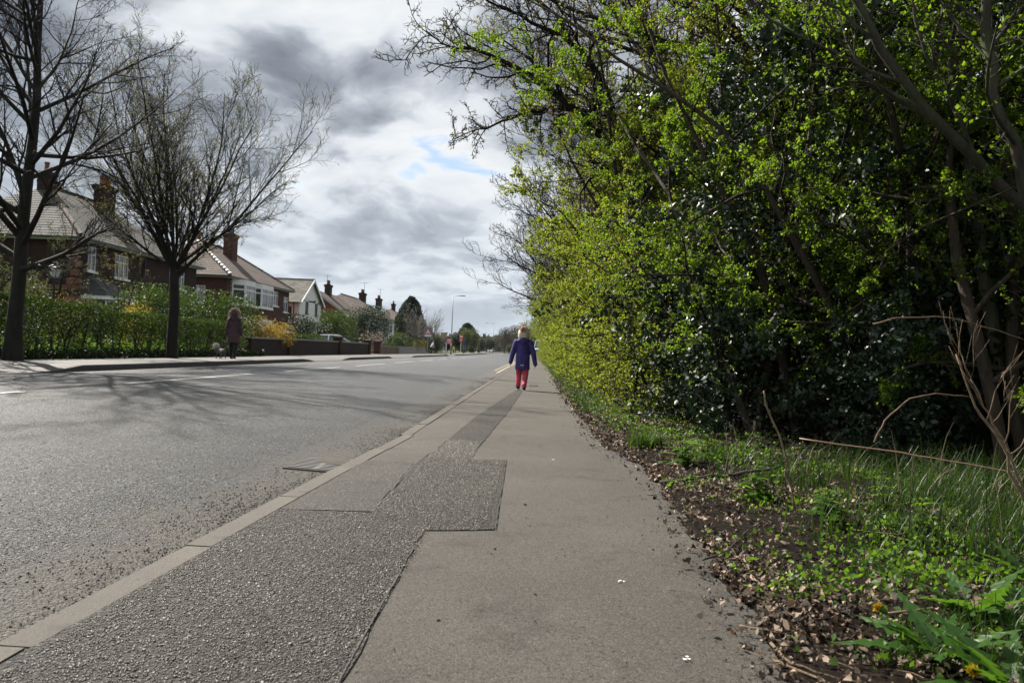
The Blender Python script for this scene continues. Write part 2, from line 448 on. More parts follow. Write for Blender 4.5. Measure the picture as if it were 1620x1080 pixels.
def fk_h(y):   # upstand of the far kerb: lowered at driveways
    up = 1.0
    for a, b in ((-10, 15.0), (33.5, 38.5), (52, 60.0), (86, 92)):
        up = min(up, np.interp(y, [a-1.2, a, b, b+1.2], [1, 0, 0, 1]))
    return -.055 + .115*up
fkerb = empty('far_kerb', (0, 0, 0)); fkerb['kind'] = 'structure'
fks = kerb_stone_mesh('far_kerb_stone', .14, .22, .905, M_kerb_far)
for k in range(100):
    y = 8 + k*.915
    z0, z1 = fk_h(y), fk_h(y+.9)
    o = mobj('kerb_stone', fks, fkerb, (-9.33, y + .9, z1)); o.rotation_euler = (math.atan2(z0-z1, .9)*-1*-1, 0, math.pi)
sheet('far_pavement', lambda u, v: (-9.46 - (3.05 if v < 38 else 2.6)*u + bend(v), v, fk_h(v)*(1-min(1, u*3)) + .058*min(1, u*3) - .003), [0, .17, .34, .67, 1.15], [i*.9 for i in range(-6, 140)] + [130+12*i for i in range(40)], M_fpave)
sheet('garden_lawn', lambda u, v: (u + bend(v), v, .05 + .02*math.sin(u*1.3)+(.015*math.sin(v))), [-60, -30, -22, -18, -15, -13.6, -12.35], [i*4 for i in range(-2, 60)], M_lawn)

# road markings
def paint_mat(name, c):
    m, w = new_mat(name)
    o = w.n('ShaderNodeTexCoord').outputs['Object']
    n = w.n('ShaderNodeTexNoise', {'Vector': o, 'Scale': 40.0, 'Detail': 6.0, 'Roughness': .8})
    finish(w, w.mix(w.ramp(n, [(.42, 0.0), (.55, 1.0)]), (.08, .08, .08, 1), (*kc(c, .75), 1)), .55, bump=n, bdist=.003)
    return m
M_line = paint_mat('worn_white_paint', (.72, .72, .70))
M_cream = paint_mat('faded_yellow_paint', (.62, .52, .32))
def line(name, xs, y0, y1, w, mat):
    mb = MB(); n = max(2, int((y1-y0)/1.5))
    for k in range(n):
        a = y0+(y1-y0)*k/n; b = y0+(y1-y0)*(k+1)/n
        mb.add([(xs-w/2+bend(a), a, roadz(xs)+.006), (xs+w/2+bend(a), a, roadz(xs)+.006), (xs+w/2+bend(b), b, roadz(xs)+.006), (xs-w/2+bend(b), b, roadz(xs)+.006)], [(0, 1, 2, 3)])
    o = mb.build(name, mat, uv=False); o['kind'] = 'structure'
for k in range(-1, 30):
    y0 = 11.1 + 7.2*k
    line('centre_line_dash', -5.75, y0, y0+4.9, .11, M_line)
line('kerbside_line', -1.28, 27, 62, .09, M_cream)
line('kerbside_line', -1.50, 30, 60, .07, M_cream)

# verge: rising leafy bank to the right of the pavement
def n2(x, y, s=1.0):
    return math.sin(x*2.1*s+1.3*math.sin(y*1.7*s))*math.cos(y*2.7*s+math.sin(x*1.9*s))
def ragged(y): return .018*math.sin(y*9.1)+.014*math.sin(y*23.0+1)+.008*math.sin(y*61+2)
def vergez(x, y):
    d = x - edge(y) - ragged(y)
    if d < 0: return 0.006
    return .006 + .03*(1-math.exp(-d*9)) + .055*min(1, d/1.6)**1.3 + .018*n2(x, y, 1.7)*min(1, d*3) + .009*n2(x, y, 6.1)*min(1, d*5) + .006*n2(x+y, y-x, 15)*min(1, d*8) + .03*max(0, min(6, d-1.2))
VY = [i*.06 for i in range(8, 120)] + [7.2+.25*i for i in range(100)] + [32+6*i for i in range(60)]
US = [0, .004, .01, .018, .03, .045, .06, .08, .10, .125, .15, .18, .22, .27, .33, .4, .5, .7, 1, 2, 4]
def vf(u, v):
    x0 = edge(v)+ragged(v)
    x = x0 + u*8
    return (x + bend(v), v, -.004 if u == 0 else vergez(x, v))
sheet('verge_soil', vf, US, VY, M_soil)
# ================================================================== PLANT TOOLS (numpy)
def unit(a): return a/np.maximum(1e-9, np.linalg.norm(a, axis=-1, keepdims=True))
def perp(rs, d):
    r = rs.normal(size=d.shape); r -= (r*d).sum(-1, keepdims=True)*d
    return unit(r)
def paths(rs, p0, d0, L, N, wob, up):
    P = [p0]; d = d0.copy()
    st = (L/(N-1))[:, None]
    for i in range(N-1):
        d = unit(d + rs.normal(size=d.shape)*wob + np.array([0, 0, 1.0])*up)
        P.append(P[-1] + d*st)
    return np.stack(P, 1)
def sprout(rs, P, Rd, n, t0, t1, ang, ln, N, wob=.15, up=.05, rr=.6, taper=.35, lenfall=.5, angv=.25, minr=.0, bias=None, keep=1.0):
    M, K, _ = P.shape
    idx = np.repeat(np.arange(M), n)
    t = np.tile((np.arange(n)+.5)/n, M) + rs.uniform(-.5/n, .5/n, M*n)
    tt = t0 + (t1-t0)*t
    if keep < 1:
        k = rs.uniform(size=len(idx)) < keep; idx = idx[k]; tt = tt[k]
    f = tt*(K-1); i = np.minimum(f.astype(int), K-2); fr = (f-i)[:, None]
    p0 = P[idx, i]*(1-fr) + P[idx, i+1]*fr
    r0 = Rd[idx, i]*(1-fr[:, 0]) + Rd[idx, i+1]*fr[:, 0]
    tan = unit(P[idx, i+1]-P[idx, i])
    a = ang*(1+rs.normal(size=len(idx))*angv)
    d = tan*np.cos(a)[:, None] + perp(rs, tan)*np.sin(a)[:, None]
    if bias is not None: d = unit(d + np.array(bias))
    plen = np.linalg.norm(P[idx, 1:]-P[idx, :-1], axis=-1).sum(-1)
    L = ln*plen*(1-lenfall*tt)*rs.uniform(.65, 1.2, len(idx))
    Q = paths(rs, p0, d, L, N, wob, up)
    r = np.maximum(minr, r0*rr)
    Rq = r[:, None]*np.linspace(1, taper, N)[None]
    return Q, Rq
def tubes(batches):
    """batches: list of (P (M,N,3), R (M,N), sides) -> V, F(quads)"""
    Vs, Fs, n0 = [], [], 0
    for P, Rd, k in batches:
        M, N, _ = P.shape
        T = unit(np.gradient(P, axis=1))
        ref = np.where(np.abs(T[..., 2:3]) > .9, np.array([1.0, 0, 0]), np.array([0, 0, 1.0]))
        A = unit(np.cross(T, ref)); B = np.cross(A, T)
        q = np.arange(k)*2*np.pi/k
        V = P[:, :, None]+(A[:, :, None]*np.cos(q)[None, None, :, None]+B[:, :, None]*np.sin(q)[None, None, :, None])*Rd[:, :, None, None]
        base = n0 + (np.arange(M)[:, None, None]*N + np.arange(N-1)[None, :, None])*k
        j = np.arange(k)[None, None]
        F = np.stack([base+j, base+(j+1) % k, base+k+(j+1) % k, base+k+j], -1).reshape(-1, 4)
        Vs.append(V.reshape(-1, 3)); Fs.append(F); n0 += M*N*k
    return np.concatenate(Vs), np.concatenate(Fs)
def leaves(rs, p, d, per, size, spread, wid=.42, fold=.15, droop=0.0, out=.8, sv=.35):
    """clusters of `per` folded leaves at points p growing about direction d; V, F(tris)"""
    n = len(p)*per
    P = np.repeat(p, per, 0) + rs.normal(size=(n, 3))*spread
    D = unit(np.repeat(d, per, 0)*.6 + rs.normal(size=(n, 3))*out + np.array([0, 0, -droop]))
    S = perp(rs, D); Nn = np.cross(D, S)
    L = (size*rs.uniform(1-sv, 1+sv, n))[:, None]
    a = P; c = P + D*L
    b = P + D*L*.45 + S*L*wid + Nn*L*fold
    e = P + D*L*.45 - S*L*wid + Nn*L*fold
    V = np.stack([a, b, c, e], 1).reshape(-1, 3)
    o = np.arange(n)[:, None]*4
    F = np.concatenate([o+np.array([[0, 1, 2]]), o+np.array([[0, 2, 3]])])
    return V, F
def on_paths(rs, P, n, t0=0.0, t1=1.0):
    M, K, _ = P.shape
    idx = np.repeat(np.arange(M), n); f = rs.uniform(t0, t1, len(idx))*(K-1)
    i = np.minimum(f.astype(int), K-2); fr = (f-i)[:, None]
    return P[idx, i]*(1-fr)+P[idx, i+1]*fr, unit(P[idx, i+1]-P[idx, i])
def merge(parts):
    V, F, n = [], [], 0
    for v, f in parts: V.append(v); F.append(f+n); n += len(v)
    return np.concatenate(V), np.concatenate(F)

M_bark_dark = bark_mat('dark_bark', (.030, .027, .022))
M_bark_grey = bark_mat('grey_bark', (.085, .075, .058), 14, .6, green=.6)
M_twig = bark_mat('twig_bark', (.075, .058, .040), 20)
M_dead = bark_mat('dead_stem', (.22, .155, .10), 20, .4)
M_haw = leaf_mat('hawthorn_leaf', (.040, .085, .007), (.085, .145, .012), (.42, .68, .025), .5, .5, .25)
M_haw2 = leaf_mat('hedge_leaf_yellow_green', (.060, .098, .010), (.15, .175, .02), (.52, .64, .045), .5, .5, .25)
M_holly = leaf_mat('holly_leaf', (.010, .030, .010), (.022, .052, .016), (.05, .12, .02), .08, .48, .5)
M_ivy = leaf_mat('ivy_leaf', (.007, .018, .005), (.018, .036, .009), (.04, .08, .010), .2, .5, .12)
M_weed = leaf_mat('weed_leaf', (.03, .07, .009), (.06, .12, .015), (.15, .29, .018), .42, .5, .2)
M_nettle = leaf_mat('nettle_leaf', (.045, .11, .012), (.085, .17, .02), (.28, .52, .03), .42, .45, .3)
M_bud = leaf_mat('bud_leaf', (.13, .12, .02), (.22, .19, .04), (.45, .42, .08), .45, .55)
M_priv = leaf_mat('privet_leaf', (.007, .016, .004), (.016, .030, .006), (.12, .22, .015), .26, .6, .1)
M_laurel = leaf_mat('laurel_leaf', (.024, .055, .010), (.05, .09, .018), (.14, .25, .03), .3, .5, .2)
M_dkgreen = leaf_mat('conifer_leaf', (.012, .028, .012), (.03, .055, .02), (.04, .09, .02), .2, .6, .3)
M_yellow = leaf_mat('forsythia_flower', (.45, .32, .01), (.62, .48, .03), (.8, .6, .05), .4, .6)
M_orange = leaf_mat('orange_yellow_leaf', (.25, .13, .015), (.42, .30, .03), (.6, .4, .05), .4, .6)
M_pink = leaf_mat('pale_pink_blossom', (.5, .4, .4), (.7, .6, .58), (.6, .5, .5), .3, .6)
M_olive = leaf_mat('olive_leaf', (.05, .065, .02), (.10, .11, .035), (.2, .24, .06), .35, .6)
M_farleaf = leaf_mat('far_tree_twigs', (.07, .065, .045), (.12, .11, .075), (.15, .14, .09), .3, .8, .2)

def tree_parts(t, woody, leafparts, bark, leaf, trunk='trunk', crown='crown', ctris=True):
    V, F = woody
    a = mobj(trunk, np_mesh(trunk, V, F, bark, smooth=True), t)
    if leafparts is not None:
        V, F = leafparts
        b = mobj(crown, np_mesh(crown, V, F, leaf), t); b['kind'] = 'stuff'
    return t

def hawthorn(seed, label, H=5.0, stems=5, leaf=M_haw, lsize=.026, nclus=2, spread=.30, dens=1.0, per=5, lean=(0, 0, 0)):
    """many-stemmed hedge bush: upright stems, spreading boughs, twigs with clusters of small leaves"""
    rs = np.random.RandomState(seed)
    t = empty('hawthorn_bush', (0, 0, 0), 0, label, 'bush')
    p0 = rs.normal(size=(stems, 3))*[.16, .16, 0]; p0[:, 2] = -.12
    d0 = unit(rs.normal(size=(stems, 3))*[spread, spread, 0] + [0, 0, 1] + np.array(lean))
    P0 = paths(rs, p0, d0, H*rs.uniform(.75, 1.05, stems), 10, .09, .02)
    R0 = rs.uniform(.03, .05, stems)[:, None]*np.linspace(1, .25, 10)[None]
    P1, R1 = sprout(rs, P0, R0, 11, .12, 1.0, 1.05, .36, 7, .2, .03, .5, lenfall=.55)
    P2, R2 = sprout(rs, P1, R1, int(7*dens), .15, 1.0, .9, .42, 5, .22, .02, .55, minr=.0028, lenfall=.4)
    P3, R3 = sprout(rs, P2, R2, int(5*dens), .1, 1.0, .9, .5, 4, .25, .0, .6, minr=.0018, lenfall=.3)
    W = tubes([(P0, R0, 6), (P1, R1, 5), (P2, R2, 3), (P3, R3, 3)])
    a, b = on_paths(rs, P3, nclus, .1, 1.0)
    a2, b2 = on_paths(rs, P2, nclus, .2, 1.0)
    L = leaves(rs, np.concatenate([a, a2]), np.concatenate([b, b2]), per, lsize, lsize*.55)
    return tree_parts(t, W, L, M_twig, leaf)
def holly(seed, label, H=3.6, w=1.0, leaf=None, n=9000, size=.055, name='holly_bush', cat='bush'):
    rs = np.random.RandomState(seed)
    t = empty(name, (0, 0, 0), 0, label, cat)
    p0 = rs.normal(size=(3, 3))*[.12, .12, 0]; p0[:, 2] = -.1
    P0 = paths(rs, p0, unit(rs.normal(size=(3, 3))*[.12, .12, 0]+[0, 0, 1]), np.full(3, H*.95), 10, .13, .05)
    R0 = np.full(3, .024)[:, None]*np.linspace(1, .3, 10)[None]
    P1, R1 = sprout(rs, P0, R0, 30, .05, 1.0, 1.25, .36*w, 6, .15, .02, .45, lenfall=.6)
    P2, R2 = sprout(rs, P1, R1, 6, .25, 1.0, .8, .4, 4, .2, .0, .5, minr=.002)
    W = tubes([(P0, R0, 6), (P1, R1, 4), (P2, R2, 3)])
    a, b = on_paths(rs, P2, max(1, n//len(P2)), .1, 1)
    L = leaves(rs, a, b, 1, size, .03, wid=.33, fold=.10, out=1.0)
    return tree_parts(t, W, L, M_bark_dark, leaf or M_holly)

def bare_tree(seed, label, H, fork, rad, nlimb, limb_ang, bark=M_bark_dark, name='bare_tree', buds=0, leader=True, lean=(0, 0), limbL=.8, dens=1.0, minr=.0035, bias=None, levels=5, cat='tree', twigwob=.16, budmat=None, budsize=.03, angv=.3, n2_=9, n3_=7, lr=.55, up_=.045):
    rs = np.random.RandomState(seed)
    t = empty(name, (0, 0, 0), 0, label, cat)
    N = 12
    P0 = paths(rs, np.array([[0, 0, -.15]]), np.array([[lean[0], lean[1], 1.0]]), np.array([H*.92 if leader else fork*1.15]), N, .035, .03)
    fr = fork/(H*.92 if leader else fork*1.15)
    R0 = np.interp(np.linspace(0, 1, N), [0, .05, fr, 1], [rad*1.35, rad, rad*.8, rad*.10 if leader else rad*.6])[None]
    P1, R1 = sprout(rs, P0, R0, nlimb, fr*.93, .80 if leader else .98, limb_ang, limbL*(1 if leader else H/fork*.8), 9, .06, up_, lr, taper=.2, lenfall=.35, bias=bias, angv=angv)
    P2, R2 = sprout(rs, P1, R1, int(n2_*dens), .15, 1.0, .62, .48, 7, .1, .05, .55, taper=.25, lenfall=.45, minr=minr*2)
    P3, R3 = sprout(rs, P2, R2, int(n3_*dens), .15, 1.0, .65, .45, 6, twigwob, .05, .55, taper=.4, minr=minr*1.4, lenfall=.4)
    B = [(P0, R0, 12), (P1, R1, 7), (P2, R2, 5), (P3, R3, 3)]
    last = P3
    if levels >= 5:
        P4, R4 = sprout(rs, P3, R3, 5, .2, 1.0, .7, .5, 4, twigwob, .05, .65, taper=.6, minr=minr, lenfall=.3)
        B.append((P4, R4, 3)); last = P4
    W = tubes(B)
    L = None
    if buds:
        a, b = on_paths(rs, last, buds, .3, 1)
        L = leaves(rs, a, b, 2, budsize, .02, out=.7)
    return tree_parts(t, W, L, bark, budmat or M_bud)

def leafball(rs, n, rx, ry, rz, size, lumps=7, squash=.0, wid=.42, base=0.0, shell=.5):
    """leaves through a lumpy, uneven crown volume (bottom at z=0)"""
    c = rs.normal(size=(lumps, 3)); c = unit(c)*rs.uniform(.2, .62, (lumps, 1)); s = rs.uniform(.42, .72, lumps)
    c[:, 2] = np.abs(c[:, 2])*.9-.15
    k = rs.randint(0, lumps, n)
    d = unit(rs.normal(size=(n, 3)))
    r = (shell+(1-shell)*rs.uniform(0, 1, n)**.5)*(1+rs.normal(size=n)*.07)
    q = c[k] + d*(s[k]*r)[:, None]
    q[:, 2] = np.maximum(q[:, 2], -1.0)
    q[:, 2] = np.minimum(q[:, 2]/max(.2, np.percentile(q[:, 2], 99)), 1.03)
    P = (q + [0, 0, 1])*[rx, ry, rz] + [0, 0, base]
    return leaves(rs, P, d, 1, size, size*.3, wid=wid)
def shrub(seed, name, label, rx, ry, h, mat, size=.06, n=2600, stem=True, group=None, lumps=7, cat='shrub', flowers=None, nf=300, trunk=0.0):
    rs = np.random.RandomState(seed)
    t = empty(name, (0, 0, 0), 0, label, cat, group)
    base = trunk
    V, F = leafball(rs, n, rx, ry, (h-base)/2.0*1.02, size, lumps, base=base)
    b = mobj('foliage', np_mesh('foliage', V, F, mat), t); b['kind'] = 'stuff'
    if flowers:
        V, F = leafball(rs, nf, rx*1.02, ry*1.02, (h-base)/2.0*1.04, size*1.1, lumps, base=base, shell=.9)
        b = mobj('blossom', np_mesh('blossom', V, F, flowers), t); b['kind'] = 'stuff'
    k = 5 if not trunk else 1
    p0 = rs.normal(size=(k, 3))*[.1*rx, .1*ry, 0] if k > 1 else np.zeros((1, 3)); p0[:, 2] = -.1
    P0 = paths(rs, p0, unit(rs.normal(size=(k, 3))*[.3, .3, 0]*(0 if trunk else 1)+[0, 0, 1]), np.full(k, h*.7), 6, .1, .02)
    rr = (.02+.012*h) if k > 1 else .04*h**.8
    R0 = np.full((k, 6), rr)*np.linspace(1, .4, 6)
    P1, R1 = sprout(rs, P0, R0, 6, .3, 1, .8, .5, 5, .2, .05, .6)
    V, F = tubes([(P0, R0, 6), (P1, R1, 4)])
    mobj('stem', np_mesh('stem', V, F, M_twig, smooth=True), t)
    return t
# ================================================================== HOUSES
def at(u, v, X):
    """height and distance of the point seen at (u, v) on the vertical plane x = X (used to read sizes off the photograph)"""
    d = CR @ Vector(((u-810)/1260, -(v-540)/1260, -1)); t = X/d.x
    return d.y*t, EYE + d.z*t
def brick_mat(name, c1, c2, mortar, bw=.225, rh=.075, grime=.35):
    m, w = new_mat(name)
    uv = w.n('ShaderNodeTexCoord').outputs['UV']
    c1, c2, mortar = kc(c1, .72), kc(c2, .72), kc(mortar, .72)
    b = w.n('ShaderNodeTexBrick', {'Vector': uv, 'Color1': (*c1, 1), 'Color2': (*c2, 1), 'Mortar': (*mortar, 1), 'Scale': 1.0, 'Mortar Size': .008, 'Brick Width': bw, 'Row Height': rh, 'Bias': 0.0})
    n = w.n('ShaderNodeTexNoise', {'Vector': uv, 'Scale': 1.2, 'Detail': 6.0, 'Roughness': .65})
    c = w.mix(1.0, b, w.ramp(n, [(.3, 1-grime), (.7, 1+grime*.5)]), 'MULTIPLY')
    finish(w, c, .85, bump=w.m('MULTIPLY', b.outputs['Fac'], -1.0), bdist=.006, spec=.2)
    return m
M_brick = brick_mat('dark_red_brick', (.060, .024, .019), (.038, .018, .015), (.042, .035, .032))
M_brick2 = brick_mat('red_brick', (.125, .040, .030), (.085, .031, .024), (.09, .07, .06))
M_brick3 = brick_mat('bright_red_brick', (.24, .055, .038), (.18, .042, .03), (.16, .09, .07))
M_brickwall = brick_mat('garden_wall_brick', (.060, .032, .025), (.040, .024, .02), (.045, .04, .036))
M_brickpale = brick_mat('pale_brick', (.27, .20, .15), (.20, .15, .12), (.22, .19, .17))
M_terra = plain('terracotta_band', (.20, .07, .035), .8)
M_slate = brick_mat('roof_slates', (.12, .114, .108), (.085, .081, .078), (.05, .05, .05), .30, .24, .3)
M_slate2 = brick_mat('mossy_roof_slates', (.24, .225, .19), (.15, .145, .12), (.06, .06, .055), .30, .24, .4)
M_slate3 = brick_mat('brown_roof_tiles', (.20, .155, .13), (.14, .11, .095), (.06, .05, .045), .30, .24, .3)
M_white = plain('white_paint', (.78, .78, .78), .45, var=.04)
M_render = plain('white_render', (.70, .69, .66), .85, var=.08)
M_pink = plain('pink_render', (.60, .44, .38), .85, var=.08)
M_greyrend = plain('grey_render', (.38, .37, .37), .85, var=.1)
M_black = plain('black_paint', (.02, .02, .02), .45)
M_stone = plain('pale_stone', (.42, .38, .32), .8)
M_lead = plain('dark_lead', (.05, .055, .06), .6)
def glass_mat(name, c=(.03, .035, .04), rough=.06):
    m, w = new_mat(name)
    finish(w, (*c, 1), rough, spec=.8)
    return m
M_glass = glass_mat('window_glass')
M_curtain = glass_mat('glass_before_net_curtain', (.30, .32, .34), .15)
Z = Vector((0, 0, 1))
def frameM(O, u, n):
    M = Matrix((u, n, Z)).transposed().to_4x4(); M.translation = O
    return M
class House:
    def __init__(s, loc, name, label, cat='house', group=None):
        s.t = empty(name, loc, 0, label, cat, group); s.loc = Vector(loc)
    def mb(s): return MB(s.loc)
    def wall(s, O, u, w, h, holes, mat, depth=.13, top=None, name='wall'):
        """wall with real openings; n = outward"""
        O = Vector(O); u = Vector(u); n = u.cross(Z)
        mb = s.mb()
        xs = sorted({0, w, *[q for a in holes for q in a[:2]]}); zs = sorted({0, h, *[q for a in holes for q in a[2:4]]})
        P = lambda a, b, d=0: O+u*a+Z*b+n*d
        for i in range(len(xs)-1):
            for j in range(len(zs)-1):
                cx = (xs[i]+xs[i+1])/2; cz = (zs[j]+zs[j+1])/2
                if any(a[0] < cx < a[1] and a[2] < cz < a[3] for a in holes): continue
                mb.add([P(xs[i], zs[j]), P(xs[i+1], zs[j]), P(xs[i+1], zs[j+1]), P(xs[i], zs[j+1])], [(0, 1, 2, 3)])
        for a in holes:
            c = [(a[0], a[2]), (a[1], a[2]), (a[1], a[3]), (a[0], a[3])]
            for k in range(4):
                p, q = c[k], c[(k+1) % 4]
                mb.add([P(*p), P(*q), P(*q, -depth), P(*p, -depth)], [(0, 1, 2, 3)])
        if top: mb.add([P(0, h), P(w, h), P(w/2 if len(top) == 1 else top[1], h+top[0])], [(0, 1, 2)])
        return mb.build(name, mat, s.t)
    def window(s, O, u, hole, mull=(.5,), trans=(.7,), mat=None, glass=None, depth=.07, sill=True, fw=.06):
        O = Vector(O); u = Vector(u); n = u.cross(Z)
        a0, a1, b0, b1 = hole
        M = frameM(O + u*a0 + Z*b0 - n*depth, u, n); w = a1-a0; h = b1-b0
        mb = s.mb()
        mb.box(0, w, -.03, .03, 0, fw, M); mb.box(0, w, -.03, .03, h-fw, h, M)
        mb.box(0, fw, -.03, .03, fw, h-fw, M); mb.box(w-fw, w, -.03, .03, fw, h-fw, M)
        for q in mull: mb.box(w*q-fw/2, w*q+fw/2, -.028, .028, fw, h-fw, M)
        for q in trans: mb.box(fw, w-fw, -.024, .024, h*q-fw/2, h*q+fw/2, M)
        f = mb.build('window', mat or M_white, s.t)
        g = s.mb(); g.box(fw*.5, w-fw*.5, -.012, -.004, fw*.5, h-fw*.5, M); g.build('pane', glass or M_glass, f)
        if sill:
            g = s.mb(); g.box(-.06, w+.06, -.02, .15, -.09, -.003, M); g.build('sill', mat or M_white, f)
        return f
    def roof(s, planes, mat, course=.25, name='roof', thick=.018):
        V, F, UV = [], [], []
        for a, b, c, d in planes:
            a, b, c, d = map(Vector, (a, b, c, d))
            n = (b-a).cross(d-a).normalized() if (d-a).length > .01 else (b-a).cross(c-a).normalized()
            if n.z < 0: n = -n
            e = (b-a).normalized(); H = ((d-a) - e*(d-a).dot(e)).length
            rows = max(3, int(H/course))
            for i in range(rows):
                t0, t1 = i/rows, (i+1)/rows
                p0, p1 = a.lerp(d, t0)+n*thick, b.lerp(c, t0)+n*thick
                q0, q1 = a.lerp(d, t1)+n*.004, b.lerp(c, t1)+n*.004
                r0, r1 = a.lerp(d, t0)-n*.01, b.lerp(c, t0)-n*.01
                k = len(V); V += [p0, p1, q1, q0, r0, r1]; F += [(k, k+1, k+2, k+3), (k+4, k+5, k+1, k)]
                for pts in ((p0, p1, q1, q0), (r0, r1, p1, p0)):
                    for q in pts: UV.append(((q-a).dot(e), t0*H + (q is q0 or q is q1)*(H/rows) + (.5*i if 0 else 0)))
        me = bpy.data.meshes.new(name)
        me.from_pydata([tuple(v - s.loc) for v in V], [], F); me.materials.append(mat)
        ul = me.uv_layers.new(name='uv')
        for i, q in enumerate(UV): ul.data[i].uv = q
        o = mobj(name, me, s.t); return o
    def hip(s, x0, x1, y0, y1, z, zr, mat, over=.35, run=None, **kw):
        x0 -= over; x1 += over; y0 -= over; y1 += over; xm = (x0+x1)/2
        run = run or (x1-x0)/2
        A, B = (xm, y0+run, zr), (xm, y1-run, zr)
        o = s.roof([((x1, y0, z), (x1, y1, z), B, A), ((x0, y1, z), (x0, y0, z), A, B), ((x0, y0, z), (x1, y0, z), A, A), ((x1, y1, z), (x0, y1, z), B, B)], mat, **kw)
        g = s.mb()   # soffit and gutter
        g.box(x0+.05, x1-.05, y0+.05, y1-.05, z-.14, z-.04); g.build('soffit', M_white, s.t)
        g = s.mb()
        for a, b in (((x1+.04, y0, z-.05), (x1+.04, y1, z-.05)), ((x0, y0-.04, z-.05), (x1, y0-.04, z-.05))): g.beam(a, b, .11, .10)
        g.build('gutter', M_black, s.t)
        return A, B
    def chimney(s, x, y, z0, z1, wx, wy, pots, mat, pm=None):
        g = s.mb()
        g.box(x-wx/2, x+wx/2, y-wy/2, y+wy/2, z0, z1-.34)
        g.box(x-wx/2-.05, x+wx/2+.05, y-wy/2-.05, y+wy/2+.05, z1-.34, z1-.22)
        g.box(x-wx/2-.10, x+wx/2+.10, y-wy/2-.10, y+wy/2+.10, z1-.22, z1-.06)
        g.box(x-wx/2+.04, x+wx/2-.04, y-wy/2+.04, y+wy/2-.04, z1-.06, z1)
        c = g.build('chimney', mat, s.t)
        for px, py in pots:
            p = s.mb(); p.lathe((x+px, y+py, z1-.01), [(.13, 0), (.12, .1), (.10, .38), (.125, .42), (.12, .5), (.08, .5)], 10)
            p.build('chimney_pot', pm or M_terra, c, smooth=False)
        return c
    def ridge(s, a, b, mat, step=.32, r=.11, name='ridge_tile', join=False, part=.9):
        a = Vector(a); b = Vector(b); n = int((b-a).length/step)
        big = s.mb()
        for i in range(n):
            p = a.lerp(b, i/n); q = a.lerp(b, (i+part)/n)
            g = big if join else s.mb()
            d = (q-p).normalized(); sd_ = d.cross(Z).normalized(); up = sd_.cross(d)
            ring = [sd_*r*math.cos(t)+up*r*.8*math.sin(t) for t in (0, .8, 1.57, 2.34, 3.14)]
            g.add([p+v+up*.03 for v in ring]+[q+v*.92+up*.03 for v in ring], [(j, j+1, j+6, j+5) for j in range(4)]+[(4, 3, 2, 1, 0), (5, 6, 7, 8, 9)])
            if not join: g.build(name, mat, s.t)
        if join: big.build(name, mat, s.t)['kind'] = 'stuff'

# ---- first house: dark brick semi with terracotta bands
X1 = -21.3
h = House((X1, 36.1, .05), 'semi_detached_house', 'nearest house, dark brick with orange bands and tall chimney behind the two bare trees')
y0, y1 = 36.1, 49.0; x0 = -29.6; ez = 5.05
wins = []
for (u0, v0, u1, v1) in ((138, 390, 154, 429), (181, 404, 205, 441), (283, 428, 293, 458)):
    ya, za = at(u0, v1, X1); yb, zb = at(u1, v0, X1); wins.append((ya-y0, yb-y0, at((u0+u1)/2, v1, X1)[1]-.05, at((u0+u1)/2, v0, X1)[1]-.05))
low = [(.9, 2.6, .95, 2.3), (8.4, 10.2, .95, 2.3)]
h.wall((X1, y0, .05), (0, 1, 0), y1-y0, ez, wins+low, M_brick)
h.window((X1, y0, .05), (0, 1, 0), wins[0], (.5,), (.68,))
h.window((X1, y0, .05), (0, 1, 0), wins[1], (.33, .66), (.68,))
h.window((X1, y0, .05), (0, 1, 0), wins[2], (.5,), (.68,))
for q in low: h.window((X1, y0, .05), (0, 1, 0), q, (.33, .66), (.7,))
sw = [(3.0, 4.2, 3.1, 4.4), (5.6, 6.6, .9, 2.2)]
h.wall((x0, y0, .05), (1, 0, 0), X1-x0, ez, sw, M_brick)
for q in sw: h.window((x0, y0, .05), (1, 0, 0), q)
h.wall((X1, y1, .05), (-1, 0, 0), X1-x0, ez, [], M_brick)
h.wall((x0, y1, .05), (0, -1, 0), y1-y0, ez, [], M_brick)
g = h.mb()
for za, zb in ((2.72, 2.94),): g.box(X1+.002, X1+.035, y0-.03, y1+.03, za, zb); g.box(x0, X1-.002, y0-.035, y0-.002, za, zb)
g.build('terracotta_band', M_terra, h.t)
for k in range(12):
    w_ = .42 if k % 2 else .26
    g = h.mb(); za = .1+k*.41
    if 2.5 < za+.3 and za < 2.94 and not (za > 2.94 or za+.30 < 2.72): continue
    g.box(X1-w_, X1+.045, y0-.045, y0+w_, za, za+.30); g.build('quoin', M_terra, h.t)
A, B = h.hip(x0, X1, y0, y1, 5.15, 8.25, M_slate)
h.ridge(A, B, M_slate3, join=True); h.ridge(A, (X1+.35, y0-.35, 5.2), M_slate3, join=True)
h.chimney(-24.2, 43.4, 6.0, 8.95, .62, 1.15, [(0, -.36), (0, 0), (0, .36)], M_brick)
h.chimney(-27.3, 43.4, 6.6, 9.15, .62, 1.0, [(0, -.28), (0, .28)], M_brick)
h.chimney(-25.45, 40.1, 7.2, 8.95, .6, .6, [(0, 0)], M_brick)
